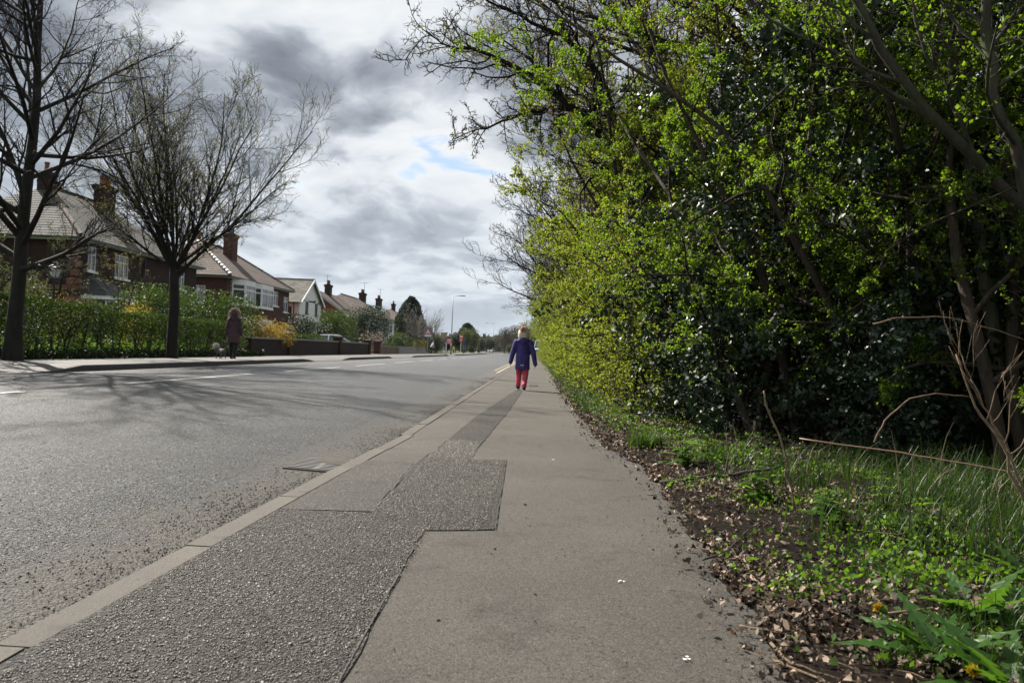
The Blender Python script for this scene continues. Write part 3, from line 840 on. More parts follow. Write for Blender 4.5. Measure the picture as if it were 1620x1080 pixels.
# porch with a slate lean-to roof, white fascia and window
ya = at(172, 468, X1+1.3)[0]; yb = at(214, 470, X1+1.3)[0]; zf = at(195, 470, X1+1.3)[1]
h.roof([((X1+1.45, ya-.2, zf), (X1+1.45, yb+.2, zf), (X1, yb-.5, zf+.9), (X1, ya+.5, zf+.9)), ((X1, ya-.2, zf), (X1+1.45, ya-.2, zf), (X1, ya+.5, zf+.9), (X1, ya+.5, zf+.9))], M_lead, name='porch_roof')
g = h.mb(); g.box(X1+.01, X1+1.40, ya-.12, yb+.12, zf-.20, zf-.02); g.build('fascia', M_white, h.t)
g = h.mb(); g.box(X1+.01, X1+1.2, ya, yb, .05, zf-.9); g.build('porch_wall', M_brick, h.t)
h.window((X1+1.2, ya, zf-.9), (0, 1, 0), (.02, yb-ya-.02, 0, .68), (.25, .5, .75), (), depth=.04, sill=False)
g = h.mb(); yp = at(226, 450, X1)[0]; g.tube([(X1+.08, yp, .1), (X1+.08, yp, 5.0)], .045, 8); g.build('downpipe', M_black, h.t)

# ---- second house: red brick semi with two-storey bays
X2 = -21.4
y0, y1 = 54.2, 68.0; x0 = -29.4
h = House((X2, y0, .05), 'semi_detached_house', 'red brick house with white bay windows and a pale dashed hip line on its roof')
fw = []
def hole(h_X, y0, z0, u0, v0, u1, v1):
    ya = at(u0, v1, h_X)[0]; yb = at(u1, v0, h_X)[0]; um = (u0+u1)/2
    return (ya-y0, yb-y0, at(um, v1, h_X)[1]-z0, at(um, v0, h_X)[1]-z0)
w2 = hole(X2, y0, .05, 364, 444, 370, 469); w7 = hole(X2, y0, .05, 448, 470, 456.5, 494)
w6 = hole(X2, y0, .05, 432, 461, 441, 484)
h.wall((X2, y0, .05), (0, 1, 0), y1-y0, ez, [w2, w6, w7], M_brick2)
h.window((X2, y0, .05), (0, 1, 0), w2, (), (.7,), glass=M_curtain)
h.window((X2, y0, .05), (0, 1, 0), w6, (.5,), (.72,))
h.window((X2, y0, .05), (0, 1, 0), w7, (.5,), (.72,))
s1 = [(X2-x0-2.6, X2-x0-1.5, 3.15, 4.35), (1.5, 2.6, 3.15, 4.35)]
h.wall((x0, y0, .05), (1, 0, 0), X2-x0, ez, s1, M_brick2)
for q in s1: h.window((x0, y0, .05), (1, 0, 0), q, (.5,), (.7,), glass=M_curtain)
h.wall((X2, y1, .05), (-1, 0, 0), X2-x0, ez, [], M_brick2)
h.wall((x0, y1, .05), (0, -1, 0), y1-y0, ez, [], M_brick2)
A, B = h.hip(x0, X2, y0, y1, 5.12, 8.0, M_slate3)
h.ridge((X2+.35, y0-.35, 5.15), A, M_slate3, step=.45, r=.11, join=True); h.ridge((X2+.35, y0-.35, 5.19), A, M_white, step=.46, r=.13, name='hip_tile', part=.5)
h.ridge(A, B, M_slate3, join=True); h.ridge((X2+.35, y1+.35, 5.16), B, M_slate3, join=True)
h.chimney(-23.9, 60.9, 6.2, 8.9, .7, 1.1, [(0, -.34), (0, 0), (0, .34)], M_brick2, M_lead)
h.chimney(-26.9, 61.2, 6.4, 9.1, .7, .9, [(0, -.2), (0, .2)], M_brick2, M_lead)
for (ua, ub) in ((378, 403), (405, 431)):
    a = at(ua, 470, X2+.5)[0]; b = at(ub, 475, X2+.5)[0]; c = .55
    pl = [(X2+.02, a-.1), (X2+.75, a+c), (X2+.75, b-c), (X2+.02, b+.1)]
    def bay(z0, z1, mat, name, e=0):
        g = h.mb(); g.prism([(x+(e if x > X2+.5 else 0), y) for x, y in pl], z0, z1); return g.build(name, mat, h.t)
    bay(.05, .85, M_brick2, 'bay_base'); bay(2.35, 3.12, M_brick2, 'bay_panel')
    for z0, z1 in ((.85, 2.35), (3.12, 4.98)):
        f = bay(z0+.003, z0+.10, M_render, 'bay_sill', .05); bay(z1-.28, z1-.003, M_render, 'bay_head')
        z0 += .10; z1 -= .28
        for (p, q) in zip(pl[:-1], pl[1:]):
            pv, qv = Vector((*p, z0)), Vector((*q, z0)); u = (qv-pv); L = u.length; u.normalize()
            h.window(pv + u.cross(Z)*.03, u, (0, L, 0, z1-z0), (.5,) if L > 1.2 else (), (.72,), depth=.05, sill=False, fw=.10, mat=M_render, glass=M_glass if z0 > 2 else M_curtain)
# ---- third house: pale rendered gable to the road
X3 = -21.9
ya, za = at(474, 474.5, X3); yb, zb = at(508, 484, X3); yp, zp = at(496, 444, X3)
h = House((X3, ya, .05), 'rendered_house', 'white rendered house whose gable with two dark windows faces the road', 'house')
w = yb-ya; ze = za-.05
wl = [hole(X3, ya, .05, 482.5, 475, 488.5, 496), hole(X3, ya, .05, 497.5, 478, 503, 499)]
h.wall((X3, ya, .05), (0, 1, 0), w, ze, wl, M_render, top=(zp-za,))
for q in wl: h.window((X3, ya, .05), (0, 1, 0), q, (.5,), (.7,), mat=M_black)
h.wall((X3-10, ya, .05), (1, 0, 0), 10, ze, [(8.6, 9.3, 2.9, 4.0)], M_pink)
h.window((X3-10, ya, .05), (1, 0, 0), (8.6, 9.3, 2.9, 4.0), (), (), mat=M_black)
h.wall((X3, yb, .05), (-1, 0, 0), 10, ze, [], M_render)
h.wall((X3-10, yb, .05), (0, -1, 0), w, ze, [], M_render, top=(zp-za,))
xo = X3+.3; ym = (ya+yb)/2
o_ = .35; zs = (zp-za)/(w/2)
h.roof([((X3-10.2, ya-o_, za-zs*o_), (xo, ya-o_, za-zs*o_), (xo, ym, zp+.03), (X3-10.2, ym, zp+.03)), ((xo, yb+o_, za-zs*o_), (X3-10.2, yb+o_, za-zs*o_), (X3-10.2, ym, zp+.03), (xo, ym, zp+.03))], M_slate2)
g = h.mb(); g.beam((xo+.01, ya-o_, za-zs*o_-.06), (xo+.01, ym, zp-.04), .06, .22); g.beam((xo+.01, ym, zp-.04), (xo+.01, yb+o_, za-zs*o_-.06), .06, .22); g.build('bargeboard', M_white, h.t)
h.ridge((xo, ym, zp+.02), (X3-10, ym, zp+.02), M_slate3, join=True)
g = h.mb(); g.tube([(X3-.5, ya-.06, .1), (X3-.5, ya-.06, za-.1)], .045, 8); g.build('downpipe', M_black, h.t)
g = h.mb(); g.box(X3+.02, X3+.2, ym+.9, ym+1.1, za+.1, za+.22); g.build('security_light', M_black, h.t)
h.chimney(X3-5, ym, zp-.3, zp+.35, .5, .9, [(0, -.22), (0, .22)], M_lead, M_lead)
# ---- fourth house: bright red gable end
X4 = -21.3
y4, z4 = at(552, 499, X4)
h = House((X4, y4, .05), 'red_gabled_house', 'bright red brick gable end with a brown roof beyond the white rendered house', 'house')
wd = 8.4; zp = z4+.68*wd/2*.98
h.wall((X4-wd, y4, .05), (1, 0, 0), wd, z4-.05, [(5.2, 6.2, 2.2, 3.2)], M_brick3, top=(zp-z4,))
h.window((X4-wd, y4, .05), (1, 0, 0), (5.2, 6.2, 2.2, 3.2))
h.wall((X4, y4, .05), (0, 1, 0), 11, z4-.05, [], M_brick3); h.wall((X4-wd, y4+11, .05), (0, -1, 0), 11, z4-.05, [], M_brick3)
h.wall((X4, y4+11, .05), (-1, 0, 0), wd, z4-.05, [], M_brick3, top=(zp-z4,))
xm = X4-wd/2; sl = (zp-z4)/(wd/2)
h.roof([((X4+.3, y4-.3, z4-sl*.3), (X4+.3, y4+11.3, z4-sl*.3), (xm, y4+11.3, zp+.04), (xm, y4-.3, zp+.04)), ((X4-wd-.3, y4+11.3, z4-sl*.3), (X4-wd-.3, y4-.3, z4-sl*.3), (xm, y4-.3, zp+.04), (xm, y4+11.3, zp+.04))], M_slate3)
g = h.mb(); g.beam((X4+.3, y4-.33, z4-sl*.3-.05), (xm, y4-.33, zp), .05, .24); g.beam((xm, y4-.33, zp), (X4-wd-.3, y4-.33, z4-sl*.3-.05), .05, .24); g.build('bargeboard', M_greyrend, h.t)
h.chimney(xm+.4, y4+5, zp-.5, zp+1.0, .6, 1.2, [(0, -.35), (0, 0), (0, .35)], M_brick)
g = h.mb(); g.tube([(xm+.4, y4+4.4, zp+.9), (xm+.4, y4+4.4, zp+2.1)], .02, 5); g.beam((xm, y4+4.4, zp+2.0), (xm+.9, y4+4.4, zp+2.0), .03, .03); g.build('aerial', M_black, h.t)
# ---- fifth house: hipped semi behind round trees
X5 = -21.0
y5b, z5 = at(624, 507, X5); y5a = y5b-19
h = House((X5, y5a, .05), 'hipped_semi_house', 'distant hipped house with two chimneys and a white upper bay beside the tall conifer', 'house')
fl = [(10.5, 12.2, 2.9, 4.1), (13.6, 14.5, 2.9, 4.1), (15.6, 17.6, 2.7, 4.2), (2, 4, 2.7, 4.2)]
h.wall((X5, y5a, .05), (0, 1, 0), 19, z5-.15, fl, M_render)
for q in fl: h.window((X5, y5a, .05), (0, 1, 0), q, (.33, .66), (.7,))
h.wall((X5-9, y5a, .05), (1, 0, 0), 9, z5-.15, [(3, 4, 3, 4)], M_render); h.window((X5-9, y5a, .05), (1, 0, 0), (3, 4, 3, 4))
h.wall((X5, y5b, .05), (-1, 0, 0), 9, z5-.15, [], M_render); h.wall((X5-9, y5b, .05), (0, -1, 0), 19, z5-.15, [], M_render)
A, B = h.hip(X5-9, X5, y5a, y5b, z5, z5+2.7, M_slate3)
h.ridge(A, B, M_slate3, join=True)
for yy in (at(570, 480, X5-4.5)[0], at(596, 487, X5-4.5)[0]):
    h.chimney(X5-4.2, yy, z5+2.0, z5+3.7, .7, 1.7, [(0, -.6), (0, -.2), (0, .2), (0, .6)], M_brick)
    g = h.mb(); g.tube([(X5-4.2, yy+.9, z5+3.6), (X5-4.2, yy+.9, z5+5.4)], .025, 5); g.beam((X5-4.8, yy+.9, z5+5.2), (X5-3.6, yy+.9, z5+5.2), .03, .03); g.build('aerial', M_black, h.t)
# ---- roofs glimpsed far down the street
for i, (yy, lab) in enumerate(((138, 'brick house glimpsed through the bare tree beyond the tall conifer'), (160, 'farthest house showing a low brown roof behind the for-sale boards'))):
    h = House((-22+bend(yy), yy, .05), 'distant_house', lab, 'house')
    xx = -22 + bend(yy)
    fl = [(1.5, 3, .9, 2.2), (8, 9.5, .9, 2.2), (1.5, 3, 3.1, 4.2), (8, 9.5, 3.1, 4.2)]
    h.wall((xx, yy, .05), (0, 1, 0), 11, 4.9, fl, M_brick2)
    for q in fl: h.window((xx, yy, .05), (0, 1, 0), q)
    h.wall((xx-8, yy, .05), (1, 0, 0), 8, 4.9, [], M_brick2); h.wall((xx, yy+11, .05), (-1, 0, 0), 8, 4.9, [], M_brick2); h.wall((xx-8, yy+11, .05), (0, -1, 0), 11, 4.9, [], M_brick2)
    h.hip(xx-8, xx, yy, yy+11, 5, 7.4, M_slate3)
    h.chimney(xx-3.6, yy+5, 6.8, 8.4, .6, 1.0, [(0, -.2), (0, .2)], M_brick)
# ================================================================== FAR SIDE: WALLS, HEDGES, TREES
WX = -12.35
def garden_wall(label, ya, yb, h_, mat, cop=True, cap=M_stone, name='brick_wall', X=WX):
    t = empty(name, (X, ya, .05), 0, label, 'wall')
    g = MB(t.location); g.box(X-.22, X, ya, yb, -.05, h_-.07); g.build('brickwork', mat, t)
    if cop:
        n = max(1, int((yb-ya)/.9))
        me = None
        for k in range(n):
            a = ya+(yb-ya)*k/n; L = (yb-ya)/n
            if me is None:
                g = MB((X-.11, a, h_-.07)); g.box(X-.26, X+.04, a+.004, a+L-.004, h_-.068, h_); o = g.build('coping_stone', cap, t); o.location = (-.11, a-ya, h_-.12); me = o.data
            else:
                o = mobj('coping_stone', me, t, (-.11, a-ya, h_-.12))
def pillar(label, y, h_, mat, w=.47, X=WX):
    t = empty('gate_pillar', (X-.11, y, .05), 0, label, 'pillar')
    x = X-.11
    g = MB(t.location); g.box(x-w/2, x+w/2, y-w/2, y+w/2, -.05, h_-.16); g.build('shaft', mat, t)
    g = MB(t.location); a = w/2+.05
    g.box(x-a, x+a, y-a, y+a, h_-.158, h_-.08)
    g.add([(x-a, y-a, h_-.08), (x+a, y-a, h_-.08), (x+a, y+a, h_-.08), (x-a, y+a, h_-.08), (x, y, h_+.04)], [(0, 1, 4), (1, 2, 4), (2, 3, 4), (3, 0, 4)])
    g.build('cap_stone', M_brickwall, t)
def yw(u, v=545): return at(u, v, WX)[0]
def zw(u, v): return at(u, v, WX)[1]
yA, yP1, yP2, yP3, yP4, yE, yF = [yw(q) for q in (397, 457, 537, 584, 599, 632, 674)]
garden_wall('dark brick wall starting where the tall clipped hedge ends', yA, yP1-.24, zw(425, 534), M_brickwall)
pillar('capped brick pillar beside the dark evergreen shrub', yP1, zw(457, 524), M_brickwall)
garden_wall('long dark brick wall in front of the silver car', yP1+.24, yP2-.24, zw(490, 537), M_brickwall)
pillar('dark brick pillar right of the silver car', yP2, zw(537, 530.5), M_brickwall)
garden_wall('short dark brick wall between two dark pillars', yP2+.24, yP3-.26, zw(560, 541), M_brickwall)
pillar('dark gate pillar left of the narrow gateway', yP3, zw(584, 536.5), M_brickwall)
pillar('lighter red gate pillar right of the narrow gateway', yP4, zw(599, 538), M_brick2)
garden_wall('pale brick garden wall right of the red pillar', yP4+.26, yE, zw(618, 547.5), M_brickpale)
garden_wall('low grey stone wall in front of the tall conifer', yE+.1, yF, zw(655, 548.5), M_greyrend)

# clipped hedges along the far pavement
def clipped_hedge(seed, label, ya, yb, h_, w=1.0, X=-12.9, mat=M_priv, size=.05, dens=3200, gap=.35, name='clipped_hedge'):
    rs = np.random.RandomState(seed); L = yb-ya
    t = empty(name, (X, ya, .03), 0, label, 'hedge')
    n = int(dens*L)
    P = rs.uniform(0, 1, (n, 3))
    # most leaves near the clipped skin
    k = rs.uniform(size=n) < .7; ax = rs.randint(0, 3, n)
    P[k & (ax == 0), 0] = np.round(P[k & (ax == 0), 0]); m = k & (ax >= 1) & (rs.uniform(size=n) < .55); P[m, 2] = 1
    P = P + rs.normal(size=(n, 3))*[.035, .0, .018]
    zb = P[:, 2]
    keep = rs.uniform(size=n) < np.clip((zb-gap*.2)/(gap+.15), .15, 1)
    P = P[keep]
    y = P[:, 1]*L
    thin = np.sin(y*2.3+seed)*.5+np.sin(y*5.1)*.3
    keep = (P[:, 2] > .55) | (rs.uniform(size=len(P)) < .75-.3*thin); P = P[keep]; y = y[keep]
    hz = h_*(1+.03*np.sin(y*1.3+seed)+.02*np.sin(y*3.1))
    V, F = leaves(rs, np.stack([(P[:, 0]-.5)*w, y, P[:, 2]*hz+.05], 1), unit(rs.normal(size=(len(P), 3))+[0, 0, .5]), 1, size, .01)
    o = mobj('foliage', np_mesh('foliage', V, F, mat), t); o['kind'] = 'stuff'
    ns = int(L/.38)
    p0 = np.stack([rs.uniform(-.25, .25, ns), np.linspace(.2, L-.2, ns)+rs.uniform(-.12, .12, ns), np.full(ns, -.1)], 1)
    P0 = paths(rs, p0, unit(rs.normal(size=(ns, 3))*.15+[0, 0, 1]), np.full(ns, h_*.95), 6, .12, .02)
    R0 = rs.uniform(.018, .035, ns)[:, None]*np.linspace(1, .4, 6)
    P1, R1 = sprout(rs, P0, R0, 7, .2, 1, .9, .5, 4, .2, .02, .5)
    P2, R2 = sprout(rs, P1, R1, 4, .2, 1, .9, .6, 4, .2, .02, .6, minr=.003)
    V, F = tubes([(P0, R0, 5), (P1, R1, 4), (P2, R2, 3)])
    o = mobj('stem', np_mesh('stem', V, F, M_bark_dark), t); o['kind'] = 'stuff'
    return t
clipped_hedge(3, 'clipped green hedge beneath the garden lantern left of the bare trees', 15.2, 23.6, 1.42)
clipped_hedge(4, 'lower clipped hedge with gappy base behind the woman and dog', 23.7, yA-.1, 1.30, dens=3400)
yh0, yh1 = yw(684), yw(706)
clipped_hedge(5, 'tall dark clipped hedge beyond the warning sign', yh0-6, yh1, 1.9, w=1.6, X=-13.3, dens=420, size=.10, gap=.1, mat=M_dkgreen)
clipped_hedge(6, 'low hedge just behind the long dark brick wall', yP1+1, yP2-1.0, zw(500, 532.5), w=.7, X=-13.2, dens=260, size=.08, gap=.1)
# rough dark ivy bank at the foot of the hedges
rs = np.random.RandomState(9)
n = 26000
P = np.stack([rs.uniform(-12.55, -11.75, n), rs.uniform(13, 34.5, n), rs.uniform(.02, .30, n)*(rs.uniform(size=n)+.2)], 1)
V, F = leaves(rs, P, unit(rs.normal(size=(n, 3))+[0, 0, .6]), 1, .06, .01)
o = mobj('ivy_ground_cover', np_mesh('ivy_ground_cover', V, F, M_ivy)); o['kind'] = 'stuff'; o['label'] = 'dark ivy along the foot of the clipped hedges'

# sunlit border plants seen through and over the clipped hedges
rs = np.random.RandomState(19); n = 16000
yy = rs.uniform(14.5, 35, n); P = np.stack([rs.uniform(-16.2, -13.9, n), yy, .06+rs.uniform(0, 1, n)**1.5*(.45+.3*np.sin(yy*1.9)+.2*np.sin(yy*4.7))], 1)
V, F = leaves(rs, P, unit(rs.normal(size=(n, 3))+[0, 0, .8]), 1, .07, .01)
o = mobj('border_plants', np_mesh('border_plants', V, F, M_nettle)); o['kind'] = 'stuff'; o['label'] = 'sunlit green border plants behind the clipped hedges'
# the two large leafless trees on the far pavement
tA = bare_tree(23, 'leafless tree cut by the left picture edge with a dark thick trunk', 12.0, 2.3, .17, 32, .95, limbL=.50, lean=(-.02, 0), dens=1.0, n2_=11, n3_=9, buds=0, minr=.0042, name='street_tree')
tA.location = (-11.55, 17.3, .05)
tB = bare_tree(34, 'leafless spreading tree forking low in front of the dark brick house', 11.4, 2.8, .175, 20, .54, limbL=.74, angv=.55, up_=.03, lr=.42, lean=(-.0, 0), buds=1, dens=1.0, n2_=13, n3_=11, minr=.0045, leader=False, name='street_tree')
tB.location = (-11.45, 24.8, .05)

# gardens behind the hedges and walls: (name, label, u, v_top, X, rx, ry, mat, leaf size, n)
def garden(seed, name, label, u, vtop, X, rx, ry, mat, size=.07, n=2600, cat='shrub', zb=.03, **kw):
    y, z = at(u, vtop, X)
    s = shrub(seed, name, label, rx, ry, z-zb, mat, size, n, cat=cat, **kw)
    s.location = (X, y, zb); s.rotation_euler = (0, 0, seed)
    return s
garden(41, 'laurel_bush', 'large pale green bush behind the bare tree trunk by the porch', 240, 452, -17.0, 2.0, 1.9, M_laurel, .085, 7000)
garden(42, 'forsythia_bush', 'yellow flowering bush above the hedge left of the tree trunk', 232, 480, -15.2, 1.0, .55, M_yellow, .04, 1500)
garden(52, 'forsythia_bush', 'second yellow flowering bush tight against the bare tree trunk', 206, 483, -15.2, .7, .6, M_yellow, .05, 1100)
garden(43, 'laurel_hedge', 'big square green laurel hedge right of the bare tree trunk', 342, 464, -15.4, 1.1, 2.5, M_laurel, .08, 9000, cat='hedge', lumps=12)
garden(44, 'laurel_bush', 'light green bush immediately right of the bare tree trunk', 292, 459, -16.2, .9, 1.2, M_laurel, .07, 3500)
garden(45, 'spirea_bush', 'orange and yellow bush where hedge meets brick wall', 418, 503, -13.5, .95, 2.1, M_orange, .06, 5200)
garden(46, 'spirea_bush', 'bright yellow-green bush beside the first brick pillar', 440, 516, -13.3, .6, .9, M_yellow, .05, 1600)
garden(47, 'camellia_bush', 'dark evergreen bush with pale flowers left of the silver car', 470, 500, -15.2, 1.4, 2.4, M_dkgreen, .09, 6000, flowers=M_pink, nf=120)
garden(48, 'rhododendron_bush', 'glossy green shrub tree behind the silver car', 527, 493, -18.5, 1.8, 2.5, M_laurel, .12, 6500)
garden(49, 'round_evergreen', 'large dark rounded evergreen in front of the hipped house', 579, 486, -18.0, 2.3, 3.2, M_dkgreen, .12, 11000, cat='tree')
garden(50, 'camellia_bush', 'shrub covered in pale pink blossom above the red gate pillar', 592, 527, -13.8, 1.0, 1.9, M_dkgreen, .09, 2200, flowers=M_pink, nf=900)
garden(51, 'privet_bush', 'lime green bush right of the pale blossom', 612, 541, -13.4, .6, 1.8, M_priv, .07, 2000)
garden(53, 'privet_bush', 'mid green bush between the blossom and the conifer', 628, 527, -15.5, 1.1, 2.4, M_laurel, .10, 3000)
garden(54, 'forsythia_bush', 'bright yellow bush in front of the tall conifer', 660, 538, -13.6, .7, 2.2, M_yellow, .08, 1500)
garden(55, 'privet_bush', 'low green bush left of the bright yellow one', 640, 542, -13.6, .7, 1.9, M_priv, .08, 1500)
garden(56, 'rose_bush', 'reddish leaved bush behind the hedge below the lantern', 98, 466, -14.8, .8, .8, M_orange, .045, 700)
garden(57, 'laurel_bush', 'dull green bush behind the hedge below the first white window', 140, 470, -15.6, 1.1, 1.1, M_olive, .05, 2600)
garden(58, 'laurel_bush', 'green bush against the left picture edge behind the dark trunk', 28, 430, -15.0, 1.4, 1.4, M_olive, .06, 5000)
# tall clipped conifer
def conifer(seed, label, h_, r, n=14000, size=.16, mat=M_dkgreen, name='conifer_tree', fat=.8):
    rs = np.random.RandomState(seed)
    t = empty(name, (0, 0, 0), 0, label, 'tree')
    z = rs.uniform(0, 1, n)**.85; a = rs.uniform(0, 2*np.pi, n)
    prof = np.interp(z, [0, .15, .4, .7, .9, 1], [.72, .95, 1.0, .72, .42, .08])
    lump = 1+.10*np.sin(a*3+z*9+seed)+.08*np.sin(a*7-z*17)
    rr = r*prof*lump*(1-.45*rs.uniform(0, 1, n)**2.2)
    P = np.stack([rr*np.cos(a), rr*np.sin(a), z*h_+.05], 1)
    V, F = leaves(rs, P, unit(np.stack([np.cos(a), np.sin(a), .7+0*a], 1)), 1, size, .05, out=.5)
    b = mobj('crown', np_mesh('crown', V, F, mat), t); b['kind'] = 'stuff'
    g = MB(); g.tube([(0, 0, -.15), (0, 0, h_*.5), (0, 0, h_*.93)], [.16, .1, .02], 8); g.build('trunk', M_bark_dark, t)
    return t
yc, zc = at(651, 471, -16.8)
c = conifer(61, 'tall dark conifer standing behind the grey stone wall', zc, 2.15*yc/107); c.location = (-16.8, yc, .03)

# thin ivy-clad garden trees at the left edge and others beyond
def thin_tree(seed, label, H, leaf, n, rad=.05, size=.04, name='garden_tree', bark=M_bark_dark, nl=10, ang=.7, per=2, fork=.25, spread=.5):
    rs = np.random.RandomState(seed)
    t = empty(name, (0, 0, 0), 0, label, 'tree')
    P0 = paths(rs, np.array([[0, 0, -.1], [.1, .2, -.1]]), unit(np.array([[.1, .05, 1], [-.12, -.05, 1]])), np.array([H, H*.8]), 10, .08, .02)
    R0 = np.array([rad, rad*.7])[:, None]*np.linspace(1, .2, 10)
    P1, R1 = sprout(rs, P0, R0, nl, fork, 1, ang, spread, 7, .15, .04, .5)
    P2, R2 = sprout(rs, P1, R1, 7, .15, 1, .8, .5, 5, .2, .02, .6, minr=.004)
    P3, R3 = sprout(rs, P2, R2, 4, .15, 1, .8, .5, 4, .2, .02, .6, minr=.003)
    W = tubes([(P0, R0, 7), (P1, R1, 5), (P2, R2, 3), (P3, R3, 3)])
    a, b = on_paths(rs, P3, n, .1, 1)
    return tree_parts(t, W, leaves(rs, a, b, per, size, size*.7), bark, leaf)
s = thin_tree(71, 'thin small-leaved garden tree left of the lantern', 4.3, M_olive, 2, .07, .035); s.location = (-13.2, 18.9, .03)
s = thin_tree(72, 'small garden tree just leafing out in front of the brick corner', 4.6, M_olive, 2, .06, .035); s.location = (-15.6, 25.2, .03)
s = thin_tree(73, 'slim garden tree leafing out before the first white windows', 4.8, M_bud, 1, .05, .035); s.location = (-16.8, 31.5, .03)
M_greybark = bark_mat('pale_far_bark', (.26, .23, .20))
s = bare_tree(74, 'pale leafless tree right of the tall conifer', 6.6, 1.2, .14, 12, .6, bark=M_greybark, levels=4, minr=.010, leader=False, limbL=.9); s.location = (-13.8, 92, .03)
s = bare_tree(75, 'smaller pale leafless tree left of the lamp post', 5.6, 1.0, .12, 12, .55, bark=M_greybark, levels=4, minr=.010, leader=False, limbL=.9); s.location = (-13.6, 101, .03)

# trees down the street and on the hill behind
fc = conifer(81, 'far dark round-topped conifer beyond the for-sale boards', 7.0, 2.6, 2600, .4)
fc.location = (-14.5+bend(195), 195, 0)
def fuzzy(seed, label, H, r, mat, n=3000, size=.30, name='far_tree', trunkr=.2, group=None):
    rs = np.random.RandomState(seed)
    t = empty(name, (0, 0, 0), 0, label, 'tree', group)
    V, F = leafball(rs, n, r, r, H*.42, size, 9, base=H*.16, shell=.3)
    b = mobj('crown', np_mesh('crown', V, F, mat), t); b['kind'] = 'stuff'
    P0 = paths(rs, np.array([[0, 0, -.2]]), np.array([[0, 0, 1.0]]), np.array([H*.7]), 6, .04, .02); R0 = np.array([[trunkr]*6])*np.linspace(1, .4, 6)
    P1, R1 = sprout(rs, P0, R0, 9, .3, 1, .7, .6, 5, .15, .05, .5)
    V, F = tubes([(P0, R0, 7), (P1, R1, 4)]); mobj('trunk', np_mesh('trunk', V, F, M_bark_dark), t)
    return t
def far_at(o, u, vtop, Y, H):
    """stand a tree of built height H so that its top shows at (u, vtop)"""
    d = CR @ Vector(((u-810)/1260, -(vtop-540)/1260, -1)); t = Y/d.y
    o.location = (d.x*t, Y, -.1); k = (EYE+d.z*t+.1)/H; o.scale = (k, k, k)
PT = [M_olive, M_farleaf, M_dkgreen]
ft = [fuzzy(90, 'olive green tree beyond the boards, first of a feathery pair', 9, 2.9, M_olive),
      fuzzy(91, 'brown leafless-looking tree far down the road', 9, 4.0, M_farleaf, 3400, .28),
      fuzzy(92, 'dark green rounded tree far down the road', 7, 3.0, M_dkgreen)]
far_at(ft[0], 737, 520, 150, 9); far_at(ft[1], 800, 519, 230, 9); far_at(ft[2], 776, 537, 200, 7)
spots = [(0, 750, 521, 152, 9, 'olive green tree beyond the boards, second of a feathery pair'), (2, 722, 530, 135, 7, 'dark green tree behind the upright red board'),
         (2, 762, 537, 175, 7, 'dark green tree right of the feathery pair'), (2, 708, 534, 118, 7, 'dark tree behind the square red board'),
         (1, 815, 516, 245, 9, 'brown leafless tree directly behind the bobble hat'), (1, 785, 533, 320, 9, 'hazy brown tree on the low hill above the white car'),
         (1, 826, 522, 210, 9, 'brown leafless tree right of the bobble hat'), (2, 789, 548, 300, 7, 'low green tree behind the tiny white car'),
         (1, 773, 533, 330, 9, 'hazy brown tree at the left end of the low hill'), (1, 797, 535, 330, 9, 'hazy brown tree left of the far lamp post'),
         (0, 805, 545, 190, 9, 'olive bush beside the foot of the far lamp post'), (2, 693, 538, 112, 7, 'dark green bush behind the tall clipped hedge'),
         (0, 690, 527, 128, 9, 'olive tree behind the pale leafless trees'), (0, 672, 528, 135, 9, 'olive tree right behind the tall conifer'),
         (2, 745, 548, 140, 7, 'low dark bush right of the blue-post sign'), (2, 733, 550, 128, 7, 'low dark bush beneath the feathery pair'),
         (1, 840, 520, 190, 9, 'brown leafless tree above the parked van'), (1, 832, 512, 260, 9, 'taller brown tree between hat and hedge'),
         (2, 757, 552, 160, 7, 'clipped dark bush beside the far pavement end')]
for k, u, vt, Y, H, lab in spots:
    c = copy_tree(ft[k]); c['label'] = lab; far_at(c, u, vt, Y, H); c.rotation_euler = (0, 0, u)
# low hill closing the road
us = [i*20-900 for i in range(91)]
def hill(u, v): return (u, 420+v*260, -2 + v*(5+4*math.exp(-((u+25)/60)**2)+3*math.sin(u*.011)+1.5*math.sin(u*.05)))
M_hill = grass_ground('far_woodland_cover', (.045, .05, .035), (.10, .10, .065), .15)
sheet('hill', hill, us, [0, .25, .5, .75, 1.0], M_hill)
rs = np.random.RandomState(77); n = 9000
xx = rs.uniform(-600, 400, n); vv = rs.uniform(0, 1, n)
P = np.array([hill(a, b) for a, b in zip(xx, vv)]); P[:, 2] += rs.uniform(0, 6, n)
V, F = leaves(rs, P, unit(rs.normal(size=(n, 3))+[0, 0, 1]), 2, 5.0, 1.5)
o = mobj('far_woodland', np_mesh('far_woodland', V, F, M_farleaf)); o['kind'] = 'stuff'
# ================================================================== RIGHT-HAND HEDGEROW
rng = random.Random(11)
HB = 'bushes making up the roadside hedgerow'
hA = hawthorn(101, 'nearest hawthorn bush at the right picture edge with bright leaf clusters', 4.6, 6, M_haw, .019, 4, .40, 1.15, 6)
hB = hawthorn(102, 'hawthorn with fresh green sprays right of the glossy holly', 5.2, 6, M_haw, .019, 4, .34, 1.15, 6)
hC = hawthorn(103, 'yellow-green hedge bush just beyond the holly', 5.0, 7, M_haw2, .024, 5, .30, 1.0, 3)
hD = hawthorn(104, 'dense yellow-green hedge bush level with the child', 4.6, 7, M_haw2, .028, 5, .28, 1.0, 3, lean=(-.05, 0, 0))
hA.location = (3.05, 4.9, .1); hA.rotation_euler.z = .6
hB.location = (2.65, 6.3, .1); hB.rotation_euler.z = 2.1
hC.location = (2.35, 9.6, .06); hC.rotation_euler.z = 1.0
hD.location = (1.95, 14.6, .05); hD.rotation_euler.z = 4.0
